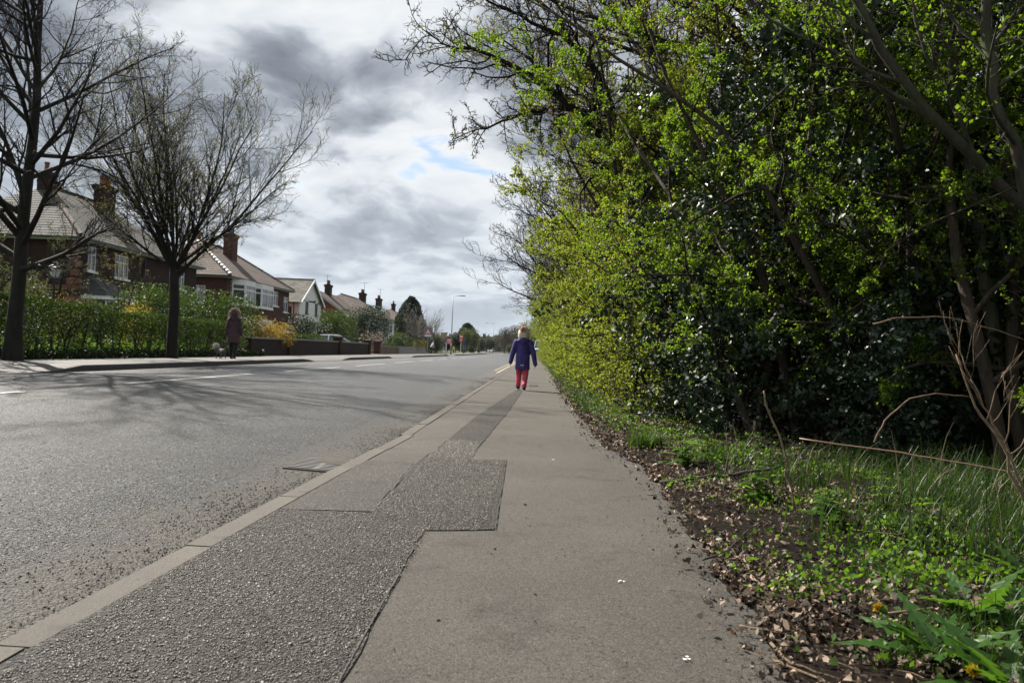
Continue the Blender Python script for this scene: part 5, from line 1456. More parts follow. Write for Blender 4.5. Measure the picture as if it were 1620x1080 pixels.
stick('fallen_twig', 'second pale twig crossing the first near the corner', [dgp(1228, 1045, .015), dgp(1290, 1070, .02), dgp(1320, 1085, .02)], .004, .002, M_dead, jit=.004)
stick('fallen_twig', 'short pale twig on the litter edge halfway down', [dgp(1172, 990, .02), dgp(1205, 995, .025), dgp(1245, 1003, .02)], .0035, .002, M_dead, jit=.003)
stick('fallen_twig', 'long pale dry stalk across the litter below the grass', [dgp(1350, 838, .07), dgp(1420, 845, .08), dgp(1490, 832, .09), dgp(1550, 828, .10)], .003, .002, M_dead, jit=.003)
stick('fallen_twig', 'pale dry stalk slanting below the long one', [dgp(1385, 840, .07), dgp(1440, 855, .07), dgp(1485, 870, .06)], .003, .002, M_dead, jit=.003)
stick('fallen_twig', 'grey twig by the nettle patch', [dgp(1115, 885, .03), dgp(1150, 870, .04), dgp(1185, 836, .05)], .004, .002, M_bark_grey, jit=.003)
rr = random.Random(77)
tw = MB()
for k in range(260):
    y = 1.5+rr.random()**1.5*9; x = edge(y)+ragged(y)+rr.uniform(-.05, 1.3); a = rr.uniform(0, 3.14); L = rr.uniform(.02, .10)
    z = gz(x, y)+.010
    p = Vector((x, y, z)); d = Vector((math.cos(a), math.sin(a), rr.uniform(-.1, .15)))*L
    tw.tube([p-d/2, p+Vector((rr.uniform(-.006, .006), 0, .003)), p+d/2], rr.uniform(.0008, .002), 4)
o = tw.build('twig_litter', M_dead, uv=False); o['kind'] = 'stuff'; o['label'] = 'fine dead twigs scattered over the leaf litter'
# bits of grit: along the gutter, and loose chippings on the coarse patch
def grit(name, label, n, f, smin, smax, mat, seed):
    rs = np.random.RandomState(seed)
    P = np.array([f(rs) for _ in range(n)]); s = (smin+(smax-smin)*rs.uniform(size=n)**3)[:, None]
    base = np.array([[1, 0, 0], [-.5, .9, 0], [-.5, -.9, 0], [.1, 0, .8], [0, 0, -.5]])
    a = rs.uniform(0, 6.28, n); c, si = np.cos(a), np.sin(a)
    B = base[None]*(1+rs.normal(size=(n, 5, 1))*.25)
    X = B[..., 0]*c[:, None]-B[..., 1]*si[:, None]; Y = B[..., 0]*si[:, None]+B[..., 1]*c[:, None]
    V = P[:, None]+np.stack([X, Y, B[..., 2]], -1)*s[:, None]
    o = (np.arange(n)*5)[:, None]
    F = np.concatenate([o+np.array([t]) for t in ((0, 1, 3), (1, 2, 3), (2, 0, 3), (1, 0, 4), (2, 1, 4), (0, 2, 4))])
    ob = mobj(name, np_mesh(name, V.reshape(-1, 3), F, mat)); ob['kind'] = 'stuff'; ob['label'] = label
M_grit = plain('dark_grit', (.045, .038, .03), .8, var=.4, scale=60)
M_chip, w_ = new_mat('grey_chipping')
g_n = w_.n('ShaderNodeNewGeometry')
finish(w_, w_.ramp(g_n.outputs['Random Per Island'], [(0, (.008, .008, .008)), (.3, (.038, .034, .028)), (.75, (.098, .086, .066)), (1, (.26, .24, .20))]), .55, spec=.5)
def fg(rs):
    while True:
        y = 1.4+rs.uniform()**1.7*22; d = abs(rs.normal()*.19)+.005
        if math.sin(y*2.1)+math.sin(y*5.3+1)*.6+math.sin(d*22)*.5 > rs.uniform(-1.6, 1.2): break
    x = kerbx(y)-d
    return (x, y, roadz(x)+.002)
grit('gutter_grit', 'dark grit and leaf crumbs lying in the gutter', 26000, fg, .0010, .0055, M_grit, 3)
def fp(rs):
    y = .9+rs.uniform()**1.4*5.2
    x1 = -.38 if y < 3.08 or y > 5.06 else -.17
    x0 = -1.06 if y < 3.3 else -.66
    return (rs.uniform(x0, x1), y, .0045)
grit('loose_chippings', 'stone chippings standing proud in the coarse pavement patch', 52000, fp, .0022, .0048, M_chip, 4)
def fr_(rs):
    y = 1.3+rs.uniform()**1.5*9; x = -1.62-rs.uniform()**1.3*y*.9
    return (x, y, roadz(x)+.0005)
grit('road_chippings', 'stone chippings standing proud in the nearest part of the road', 60000, fr_, .0022, .0052, M_chip, 6)
def fe(rs):
    y = 1.4+rs.uniform()**1.6*10; x = edge(y)+ragged(y)-abs(rs.normal())*.07
    return (x, y, .003)
grit('pavement_edge_crumbs', 'crumbs of soil along the ragged pavement edge', 900, fe, .002, .006, M_grit, 5)
def fs(rs):
    y = 1.4+rs.uniform()**1.4*14; return (rs.uniform(kerbx(y)+.15, edge(y)), y, .004)
grit('pavement_specks', 'dark specks and crumbs scattered over the whole pavement', 520, fs, .0012, .0048, M_grit, 8)
def stone(label, u, v, s, seed, mat=M_grit, name='pebble', flat=.6):
    r = random.Random(seed); p = dgp(u, v, 0.0)
    t = MB(); rings = []
    for j in range(5):
        q = math.pi*(j+.5)/5; rings.append([Vector((math.cos(a)*math.sin(q)*s*r.uniform(.8, 1.2), math.sin(a)*math.sin(q)*s*r.uniform(.7, 1.1), (s*flat-math.cos(q)*s*flat))) for a in [k*math.pi/4 for k in range(8)]])
    t.loft(rings); o = t.build(name, mat, uv=False, loc=(p.x, p.y, .001)); tag(o, label, 'pebble')
M_black_st = plain('black_stone', (.012, .011, .010), .7)
stone('biggest dark pebble alone in the middle of the smooth pavement', 831, 799, .007, 1, M_black_st)
stone('dark pebble below the corner of the coarse patch', 783, 869, .005, 2, M_black_st)
stone('small dark pebble left of the one below the patch corner', 777, 876, .003, 3, M_black_st)
stone('dark flattened pebble lower on the pavement left of centre', 693, 981, .006, 4, M_black_st, flat=.3)
stone('lone dark pebble right of centre on the pavement', 847, 941, .004, 5, M_black_st)
stone('tiny dark pebble near the top of the smooth pavement', 838, 832, .0035, 6, M_black_st)
M_drop = plain('white_dropping', (.62, .60, .55), .8)
def splat(label, u, v, s, seed):
    r = random.Random(seed); p = dgp(u, v, .003); g = MB()
    for k in range(5):
        cx, cy = r.uniform(-s, s), r.uniform(-s, s); q = s*r.uniform(.25, .6); n = 9
        ring = [(cx+math.cos(a)*q*r.uniform(.6, 1.3), cy+math.sin(a)*q*r.uniform(.6, 1.3), .0012*k) for a in [j*6.283/n for j in range(n)]]
        g.add(ring, [tuple(range(n))])
    o = g.build('bird_dropping', M_drop, uv=False, loc=(p.x, p.y, .003)); tag(o, label, 'bird dropping')
splat('white splat near the bottom edge of the pavement', 1088, 1043, .009, 1)
splat('faint white splat beside the pavement edge', 983, 920, .009, 2)
splat('small white splat beside the coarse patch', 876, 727, .012, 3)
splat('white fleck at the inner corner of the coarse patch', 669, 840, .007, 4)
# ================================================================== DRAIN, SIGNS, LAMP POSTS
M_iron = plain('worn_cast_iron', (.16, .155, .145), .5, metal=.2, var=.3, scale=30)
M_dirt = plain('gutter_dirt', (.055, .045, .032), .95, var=.4, scale=30)
dl = (-1.305, 4.97, roadz(-1.305)+.005)
g_ = empty('drain_grate', dl, .03, 'iron drain grate in the gutter with dirt over its far corner', 'drain')
g_.rotation_euler = (0, .045, .03); g_.scale = (.80, 1, 1)
b = MB(); b.box(-.20, .20, -.21, .21, -.004, 0)
b.build('pit_shade_plate', M_black, g_, uv=False)  # black plate on the uncut road, stands in for shade below the bars
b = MB()
for q in ((-.23, -.195, -.24, .24), (.195, .23, -.24, .24), (-.195, .195, -.24, -.21), (-.195, .195, .21, .24)): b.box(*q, -.006, .003)
b.build('frame', M_dirt, g_, uv=False, bevel=.003)
bar = None
for k in range(8):
    y = -.185+k*.053
    if bar is None:
        b = MB(); b.box(-.195, .195, -.013, .013, .0015, .0055); o = b.build('grate_bar', M_iron, g_, uv=False, loc=(0, y, 0)); bar = o.data
    else: mobj('grate_bar', bar, g_, (0, y, 0))
b = MB(); b.box(-.02, .02, -.21, .21, .001, .0045); b.build('cross_bar', M_iron, g_, uv=False)
b = MB(); rr = random.Random(3)
b.add([(-.02, .06, .007), (.14, .0, .007), (.245, .02, .008), (.245, .25, .008), (-.10, .25, .007), (-.08, .17, .0075), (.10, .13, .015)], [(0, 1, 6), (1, 2, 6), (2, 3, 6), (3, 4, 6), (4, 5, 6), (5, 0, 6)])
b.build('dirt_patch', M_dirt, g_, uv=False)

M_post = plain('galvanised_steel', (.36, .37, .38), .5, metal=.4)
M_signback = plain('grey_sign_plate', (.25, .28, .32), .5)
M_red = plain('sign_red', (.55, .02, .02), .45)
M_redbd = plain('orange_red_board', (.70, .09, .05), .5)
M_blue = plain('blue_board', (.04, .09, .30), .5)
# warning sign
p = dgp(676, 561, .05)
t = empty('warning_sign', p, 0, 'red triangle warning sign on a grey plate facing the road', 'road sign')
X0, Y0, Z0 = p
s_ = MB(); s_.tube([(0, 0, -.05), (0, 0, 2.55)], .04, 10); s_.build('post', M_post, t, uv=False)
zt = at(676, 518, X0)[1]-Z0; zb = at(676, 533, X0)[1]-Z0; w = .42
s_ = MB(); s_.box(-w, w, -.06, -.045, zb, zt); s_.build('sign_plate', M_signback, t, uv=False)
tz = zb+.40*(zt-zb)-.08; th = (zt-.05)-tz; tw_ = th*.60
def tri(q, y, z0=tz, hh=th, ww=tw_): 
    c = z0+hh*.36
    return [(-ww*q, y, c+(z0-c)*q), (ww*q, y, c+(z0-c)*q), (0, y, c+(z0+hh-c)*q)]
s_ = MB(); s_.add(tri(1, -.066)+tri(1, -.062), [(0, 1, 2), (3, 5, 4), (0, 3, 4, 1), (1, 4, 5, 2), (2, 5, 3, 0)]); s_.build('red_triangle', M_red, t, uv=False)
s_ = MB(); s_.add(tri(.70, -.069), [(0, 1, 2)]); s_.build('white_triangle', M_white, t, uv=False)
s_ = MB()
for sx in (-.085, .085):   # two walking figures
    s_.box(sx-.025, sx+.025, -.073, -.071, tz+.13, tz+.24); s_.box(sx-.02, sx+.02, -.073, -.071, tz+.25, tz+.29)
    s_.box(sx-.035, sx-.010, -.073, -.071, tz+.05, tz+.13); s_.box(sx+.010, sx+.035, -.073, -.071, tz+.05, tz+.13)
s_.build('figure_symbol', M_black, t, uv=False)
s_ = MB(); s_.box(-.30, .30, -.066, -.062, zb+.06, tz-.05); pl_ = s_.build('supplementary_plate', M_white, t, uv=False)

def lamp_post(label, x, y, h, side, name='lamp_post', arm=.9):
    t = empty(name, (x, y, .03), 0, label, 'lamp post')
    g = MB(); g.tube([(0, 0, -.1), (0, 0, 1.4)], [.09, .085], 10); g.build('base_section', M_post, t, uv=False, smooth=True)
    g = MB(); g.tube([(0, 0, 1.4), (0, 0, h)], [.055, .04], 10); g.build('column', M_post, t, uv=False, smooth=True)
    g = MB(); g.tube([(0, 0, h-.02), (side*arm*.5, 0, h+.06), (side*arm, 0, h+.08)], .028, 8); g.build('arm', M_post, t, uv=False, smooth=True)
    g = MB(); g.loft([[Vector((side*(arm-.05+q*.6), yy*(1-.4*q), h+.08+zz)) for yy, zz in ((-.12, -.05), (.12, -.05), (.10, .05), (-.10, .05))] for q in (0, .5, 1)]); g.build('lantern_head', M_signback, t, uv=False)
    g = MB(); g.box(-.06, .06, -.092, -.085, .5, 1.1); g.build('door_panel', M_signback, t, uv=False)
yl, zl = at(717, 469, -9.9)
lamp_post('tall grey lamp post rising into clear sky above the far pavement', -9.9, yl, zl, 1)
lamp_post('more distant lamp post left of the bobble hat', -7.9+bend(205), 205, 7.6, -1, arm=1.6)
lamp_post('lamp post partly hidden right of the bobble hat', -1.4+bend(140), 140, 7.8, -1, arm=1.4)

def board(label, u, v, Y, zt, zb, w, mat, name='for_sale_board', side=0, stripe=None):
    d = onp(u, v, Y); x = d.x
    t = empty(name, (x, Y, .03), 0, label, 'board')
    g = MB(); g.tube([(0, 0, -.1), (0, 0, zt-.03)], .035, 8); g.build('post', M_white if name == 'for_sale_board' else M_post, t, uv=False)
    g = MB(); g.box(side*w/2-w/2, side*w/2+w/2, -.06, -.04, zb, zt); g.build('panel', mat, t, uv=False)
    if stripe:
        g = MB(); g.box(side*w/2-w*.36, side*w/2+w*.36, -.066, -.062, zb+(zt-zb)*.62, zb+(zt-zb)*.86); g.build('stripe', M_white, t, uv=False)
        g = MB(); g.box(side*w/2-w*.30, side*w/2+w*.30, -.066, -.062, zb+(zt-zb)*.22, zb+(zt-zb)*.34); g.build('stripe', M_white, t, uv=False)
def zz(v, u, Y): return onp(u, v, Y).z
board('wide red board on a white post left of the lamp post foot', 706, 550, 92, zz(536, 706, 92), zz(544, 706, 92), .62, M_redbd, side=1, stripe=True)
board('upright red board beyond the lamp post', 729, 550, 112, zz(530, 728, 112), zz(541, 728, 112), .46, M_redbd, stripe=True)
board('narrow blue board right of the upright red one', 734, 550, 115, zz(536, 734, 115), zz(547, 734, 115), .30, M_blue, name='blue_sign_board')
board('pale parking sign post at the near end of the tall hedge', 705, 550, 88, zz(535, 705, 88), zz(541, 705, 88), .16, M_blue, name='small_sign_post')

# garden lantern
y_, z_ = at(86, 437, -13.7)
t = empty('garden_lantern', (-13.7, y_, .03), 0, 'black post lantern with white panes above the hedge at left', 'lantern')
g = MB(); g.tube([(0, 0, 0), (0, 0, z_-.05)], [.04, .03], 8); g.build('post', M_black, t, uv=False)
def ring4(r, z): return [Vector((r*a, r*b, z)) for a, b in ((-1, -1), (1, -1), (1, 1), (-1, 1))]
z_ -= .06
g = MB(); g.loft([ring4(.075, z_), ring4(.125, z_+.24)]); gl = g.build('pane', plain('opal_glass', (.75, .75, .72), .25), t, uv=False)
g = MB()
for a, b in ((-1, -1), (1, -1), (1, 1), (-1, 1)): g.beam((.078*a, .078*b, z_), (.129*a, .129*b, z_+.24), .014, .014)
g.loft([ring4(.085, z_-.03), ring4(.08, z_-.002)]); g.build('frame', M_black, t, uv=False)
g = MB(); g.loft([ring4(.16, z_+.243), ring4(.15, z_+.27), ring4(.05, z_+.36)]); g.build('cap', plain('copper_cap', (.12, .05, .035), .5), t, uv=False)
g = MB(); g.lathe((0, 0, z_+.36), [(.03, 0), (.04, .03), (.012, .07), (.02, .09), (.004, .13)], 8); g.build('finial', M_black, t, uv=False)

# ================================================================== VEHICLES
M_tyre = plain('tyre_rubber', (.02, .02, .02), .8)
M_rim = plain('wheel_rim', (.45, .45, .46), .35, metal=.7)
M_cglass = glass_mat('car_glass', (.03, .04, .045), .05)
M_lamp = glass_mat('headlight_glass', (.6, .62, .65), .1)
M_tail = glass_mat('tail_light_glass', (.4, .02, .02), .15)
def vehicle(name, label, cat, prof_low, prof_top, L, W, paint, z0=.22, wr=.31, wb=(.8, 3.3), band=None):
    """body from lengthwise outline stations (y, z); cabin with glass all round; faces -Y at y=0"""
    t = empty(name, (0, 0, 0), 0, label, cat)
    g = MB(); rings = []
    for (y, zt, wf) in prof_low:
        w = W/2*wf
        rings.append([Vector((-w*.96, y, z0)), Vector((w*.96, y, z0)), Vector((w, y, z0+(zt-z0)*.35)), Vector((w, y, z0+(zt-z0)*.75)), Vector((w*.93, y, zt)), Vector((-w*.93, y, zt)), Vector((-w, y, z0+(zt-z0)*.75)), Vector((-w, y, z0+(zt-z0)*.35))])
    g.loft(rings); g.build('body', paint, t, uv=False, bevel=.03)
    (ya, za), (yb, zb), (yc, zc), (yd, zd) = prof_top
    wb_, wt = W/2*.93, W/2*.74
    def cab(q, e=0):
        return [[Vector((s*(wb_*q), y, z)) for s in (-1, 1)] for y, z in ((ya, za), (yd, zd))] + [[Vector((s*(wt*q), y, z)) for s in (-1, 1)] for y, z in ((yb, zb), (yc, zc))]
    A, D, B, C = cab(1)
    g = MB(); g.add([A[0], A[1], D[1], D[0], B[0], B[1], C[1], C[0]], [(0, 1, 5, 4), (1, 2, 6, 5), (2, 3, 7, 6), (3, 0, 4, 7)]); g.build('windows', M_cglass, t, uv=False)
    g = MB()
    g.add([B[0]+Z*.003, B[1]+Z*.003, C[1]+Z*.003, C[0]+Z*.003, B[0]*.9+Vector((0, B[0].y*.1+.1, 0))+Z*(.05+.1*B[0].z), B[1]*.9+Vector((0, B[0].y*.1+.1, 0))+Z*(.05+.1*B[0].z), C[1]*.9+Vector((0, C[0].y*.1-.1, 0))+Z*(.05+.1*C[0].z), C[0]*.9+Vector((0, C[0].y*.1-.1, 0))+Z*(.05+.1*C[0].z)], [(0, 1, 5, 4), (1, 2, 6, 5), (2, 3, 7, 6), (3, 0, 4, 7), (4, 5, 6, 7)])
    for P, Q in ((A[0], B[0]), (A[1], B[1]), (D[0], C[0]), (D[1], C[1])): g.beam(P, Q, .07, .07)
    for s in (0, 1):
        P = A[s].lerp(D[s], .5); Q = B[s].lerp(C[s], .5); g.beam(P, Q, .08, .05)
    g.build('roof', paint, t, uv=False)
    for yy in wb:
        for s in (-1, 1):
            w_ = None
            g = MB(); g.loft([[Vector((s*(W/2-.19+x), yy+r*math.cos(a), wr+r*math.sin(a))) for a in [k*math.pi/9 for k in range(18)]] for x, r in ((0, wr*.9), (.02, wr), (.17, wr), (.195, wr*.92))])
            w_ = g.build('wheel', M_tyre, t, uv=False)
            g = MB(); g.loft([[Vector((s*(W/2+.008), yy+r*math.cos(a), wr+r*math.sin(a))) for a in [k*math.pi/6 for k in range(12)]] for r in (wr*.62, wr*.3)], cap=True); g.build('rim', M_rim, w_, uv=False)
    for s in (-1, 1):
        g = MB(); g.box(s*W*.40-.14, s*W*.40+.10, prof_low[0][0]-.02, prof_low[0][0]+.02, z0+.36, z0+.50); g.build('headlight', M_lamp, t, uv=False)
        g = MB(); g.box(s*W*.42-.09, s*W*.42+.07, L-.02, L+.02, z0+.42, z0+.60); g.build('tail_light', M_tail, t, uv=False)
        g = MB(); g.box(s*(W/2+.10)-.09, s*(W/2+.10)+.09, ya+.30, ya+.38, za+.02, za+.17); g.build('wing_mirror', paint, t, uv=False)
    g = MB(); g.box(-.26, .26, prof_low[0][0]-.03, prof_low[0][0]-.015, z0+.10, z0+.21); g.build('number_plate', M_white, t, uv=False)
    if band:
        g = MB(); g.box(-W*.40, W*.40, prof_low[0][0]-.024, prof_low[0][0]-.018, *band); g.build('blue_band', M_blue, t, uv=False)
    return t
M_silver = plain('silver_car_paint', (.55, .58, .60), .25, metal=.5, var=.03)
M_wpaint = plain('white_car_paint', (.75, .77, .80), .3, var=.03)
M_bpaint = plain('pale_blue_van_paint', (.50, .58, .66), .35, var=.05)
hatch = ([(0, .62, .82), (.15, .72, .93), (1.1, .92, 1), (2.2, .95, 1), (3.6, .98, 1), (4.0, .92, .94), (4.1, .7, .86)], ((.95, .90), (1.75, 1.42), (3.1, 1.46), (3.85, .98)))
v = vehicle('parked_car', 'silver hatchback parked on a drive behind the dark brick wall', 'car', *hatch, 4.1, 1.75, M_silver)
yv, zv = at(500, 524, -16.2)
v.location = (-17.9, yv+.5, max(-.5, zv-1.75)); v.rotation_euler.z = R(-82)
v.scale = (1.05, 1.05, 1.05)
v2 = copy_tree(v); v2['label'] = 'tiny white car coming along the far end of the road'; v2.name = 'approaching_car'; v2.scale = (1, 1, 1)
v2.location = (-7.5+bend(265), 265, .0); v2.rotation_euler.z = 0
for ch in v2.children:
    if ch.name.startswith(('body', 'roof')):
        ch.material_slots[0].link = 'OBJECT'; ch.material_slots[0].material = M_wpaint
van = vehicle('parked_van', 'pale van facing us at the end of the pavement, half hidden by the hedge', 'van', [(0, .95, .9), (.1, 1.05, .97), (.9, 1.15, 1), (2.5, 1.15, 1), (4.7, 1.15, 1), (4.8, 1.0, .97)], ((.75, 1.12), (1.35, 1.95), (4.65, 1.97), (4.78, 1.12)), 4.8, 1.95, M_bpaint, band=(.82, .96))
van.location = (.75, 84, 0)

# ================================================================== PEOPLE
def blob(name, caps, mat, parent, voxel=.008, smooth=3, off=(0, 0, 0)):
    """one continuous surface grown round tapered limbs: caps = [(p0, p1, r0, r1[, flat_y])]"""
    g = MB()
    for c in caps:
        p0, p1, r0, r1 = Vector(c[0]), Vector(c[1]), c[2], c[3]; fl = c[4] if len(c) > 4 else 1.0
        d = p1-p0; L = max(d.length, 1e-4); d = d/L if d.length > 1e-4 else Vector((0, 0, 1))
        u = Vector((0, 1, 0)) if abs(d.y) < .9 else Vector((1, 0, 0))
        a = d.cross(u).normalized(); b = a.cross(d)   # b is the front-back axis for upright limbs
        rings = []
        if len(c) > 5: rings += [(p0, r0*.80), (p0+d*.004, r0*.99)]
        else:
            for k in range(4): q = (k+.5)/4*math.pi/2; rings.append((p0-d*r0*math.cos(q), r0*math.sin(q)))
        for k in range(4): q = (k+.5)/4*math.pi/2; rings.append((p1+d*r1*math.sin(q), r1*math.cos(q)))
        g.loft([[c_+(a*math.cos(t)+b*math.sin(t)*fl)*r for t in [j*2*math.pi/14 for j in range(14)]] for c_, r in rings])
    o = g.build(name, mat, None, uv=False)
    m = o.modifiers.new('r', 'REMESH'); m.mode = 'VOXEL'; m.voxel_size = voxel; m.use_smooth_shade = True
    m = o.modifiers.new('s', 'SMOOTH'); m.iterations = smooth; m.factor = .5
    dg = bpy.context.evaluated_depsgraph_get(); me = bpy.data.meshes.new_from_object(o.evaluated_get(dg))
    bpy.data.objects.remove(o); me.name = name
    me.materials.clear(); me.materials.append(mat)
    for p in me.polygons: p.use_smooth = True
    return mobj(name, me, parent)
def hand_caps(w, s, k=1.0, side=1):
    """palm, four unequal curled fingers and a thumb below wrist w"""
    w = Vector(w); c = []
    c.append((w, w+Vector((0, 0, -.075*k)), .022*k, .026*k, 1.0))
    for i, (dy, L) in enumerate(((-.027, .062), (-.009, .070), (.009, .066), (.026, .052))):
        b = w+Vector((0, dy*k, -.085*k)); m = b+Vector((-side*.008*k, 0, -L*.55*k)); e = m+Vector((-side*.016*k, 0, -L*.42*k))
        c += [(b, m, .0085*k, .008*k), (m, e, .008*k, .0065*k)]
    b = w+Vector((0, -.024*k, -.03*k)); m = b+Vector((-side*.012*k, -.03*k, -.03*k)); c += [(b, m, .011*k, .009*k), (m, m+Vector((-side*.008*k, -.004*k, -.028*k)), .009*k, .007*k)]
    return c
M_skin = plain('skin', (.48, .28, .21), .5, var=.05)
M_skin2 = plain('skin_shade', (.30, .17, .13), .5, var=.05)
def cloth(name, c, sc=60, bump=.002):
    m, w = new_mat(name)
    o = w.n('ShaderNodeTexCoord').outputs['Object']
    n = w.n('ShaderNodeTexNoise', {'Vector': o, 'Scale': sc, 'Detail': 3.0})
    f = w.n('ShaderNodeTexNoise', {'Vector': o, 'Scale': 9.0, 'Detail': 4.0, 'Distortion': .8})
    h = w.m('MULTIPLY_ADD', f, 3.0, n)
    finish(w, w.mix(w.ramp(f, [(.3, 0.0), (.7, 1.0)]), tuple(q*.6 for q in c)+(1,), tuple(q*1.2 for q in c)+(1,)), .7, bump=h, bdist=bump*4, spec=.3)
    return m
# child walking away from us (faces +Y)
cx, cy = -.225, 14.55
ch = empty('person', (cx, cy, .0), 0, 'small child in a purple-blue coat, pink-red trousers and bobble hat walking away', 'person')
M_coat = cloth('purple_blue_coat', (.060, .048, .20)); M_trous = cloth('pink_red_trousers', (.58, .09, .14))
M_hat = cloth('cream_knitted_hat', (.80, .72, .58), 90, .003); M_pom = plain('salmon_pompom', (.95, .62, .50), .95)
M_shoe = plain('black_shoe', (.015, .015, .02), .6)
hipL, hipR = Vector((-.055, 0, .52)), Vector((.055, 0, .52))
knL, knR = Vector((-.062, .05, .29)), Vector((.058, -.01, .29)); anL, anR = Vector((-.068, .03, .08)), Vector((.045, -.13, .075))
shL, shR = Vector((-.125, 0, .87)), Vector((.125, 0, .87)); elL, elR = Vector((-.185, .015, .68)), Vector((.19, -.03, .67)); wrL, wrR = Vector((-.222, .03, .525)), Vector((.232, -.035, .50))
body = [(hipL, knL, .06, .045), (knL, anL, .045, .03), (hipR, knR, .06, .045), (knR, anR, .045, .03), ((0, 0, .52), (0, 0, .74), .085, .09, .75), ((0, 0, .74), (0, 0, .86), .09, .085, .75),
        (shL, shR, .045, .045), (shL, elL, .04, .032), (elL, wrL, .032, .022), (shR, elR, .04, .032), (elR, wrR, .032, .022), ((0, 0, .88), (0, .005, .96), .04, .04),
        ((0, .01, 1.0), (0, .005, 1.06), .085, .09, 1.1), ((-.088, .01, 1.0), (-.092, .01, 1.015), .013, .013), ((.088, .01, 1.0), (.092, .01, 1.015), .013, .013), ((0, .098, 1.0), (0, .112, .99), .012, .012),
        (anL, (-.07, .08, .04), .028, .026), (anR, (.045, -.08, .035), .028, .026)] + hand_caps(wrL, 1, .72, -1) + hand_caps(wrR, 1, .72, 1)
blob('body', body, M_skin, ch, .006, 2)
for sx in (-.03, .03):
    g = MB(); g.lathe((0, 0, 0), [(.001, -.009), (.007, -.006), (.009, 0), (.007, .006), (.001, .009)], 8); g.build('eye', M_black, ch, uv=False, loc=(sx, .105, 1.02))
g = MB(); g.box(-.02, .02, -.003, .003, -.003, .003); g.build('mouth', M_red, ch, uv=False, loc=(0, .103, .965))
coat = [((0, 0, .372), (0, 0, .62), .138, .130, .78, 1), ((0, 0, .62), (0, 0, .80), .130, .118, .80), ((0, 0, .80), (0, 0, .885), .12, .07, .85), ((-.09, 0, .855), (.09, 0, .855), .058, .058),
        (shL, elL, .058, .05), (elL, wrL+Vector((0, 0, -.02)), .050, .040), (shR, elR, .058, .05), (elR, wrR+Vector((0, 0, -.02)), .050, .040),
        ((-.05, -.045, .90), (.05, -.045, .90), .052, .052), ((0, -.055, .86), (0, -.055, .93), .062, .06), ((-.055, .01, .93), (.055, .01, .93), .04, .04)]
blob('coat', coat, M_coat, ch, .008, 4)
for nm, a, b, c_ in (('trouser_leg', hipL, knL, anL), ('trouser_leg', hipR, knR, anR)):
    blob(nm, [(a+Vector((0, 0, -.04)), b, .075, .058), (b, c_+Vector((0, 0, .02)), .058, .045), (c_+Vector((0, 0, .03)), c_+Vector((0, 0, .0)), .048, .046)], M_trous, ch, .007, 2)
for a, f in ((anL, 0), (anR, -.1)):
    blob('shoe', [(a+Vector((0, -.01, -.045)), a+Vector((0, .09, -.052)), .034, .027), (a+Vector((0, -.01, -.02)), a+Vector((0, 0, .0)), .033, .034)], M_shoe, ch, .005, 2)
    g = MB(); g.box(-.033, .033, -.045, .118, -.012, 0); g.build('shoe_sole', M_white, ch, uv=False, loc=(a.x, a.y, a.z-.066), bevel=.004)
hat = [((0, 0, .985), (0, -.002, 1.03), .104, .108, 1.05), ((0, -.002, 1.03), (0, -.005, 1.085), .108, .066, 1.05)]
blob('knitted_hat', hat, M_hat, ch, .007, 2)
rs = np.random.RandomState(3); n = 1500
d = unit(rs.normal(size=(n, 3))); V, F = leaves(rs, np.array([[-.01, -.085, 1.105]])+d*.026, d, 1, .034, .001, wid=.12, out=.12)
o = mobj('pompom', np_mesh('pompom', V, F, M_pom), ch)
g = MB(); g.box(-.03, .03, -.004, .004, -.007, .007); g.build('reflective_strip', M_white, ch, uv=False, loc=(-.005, -.1215, .455))
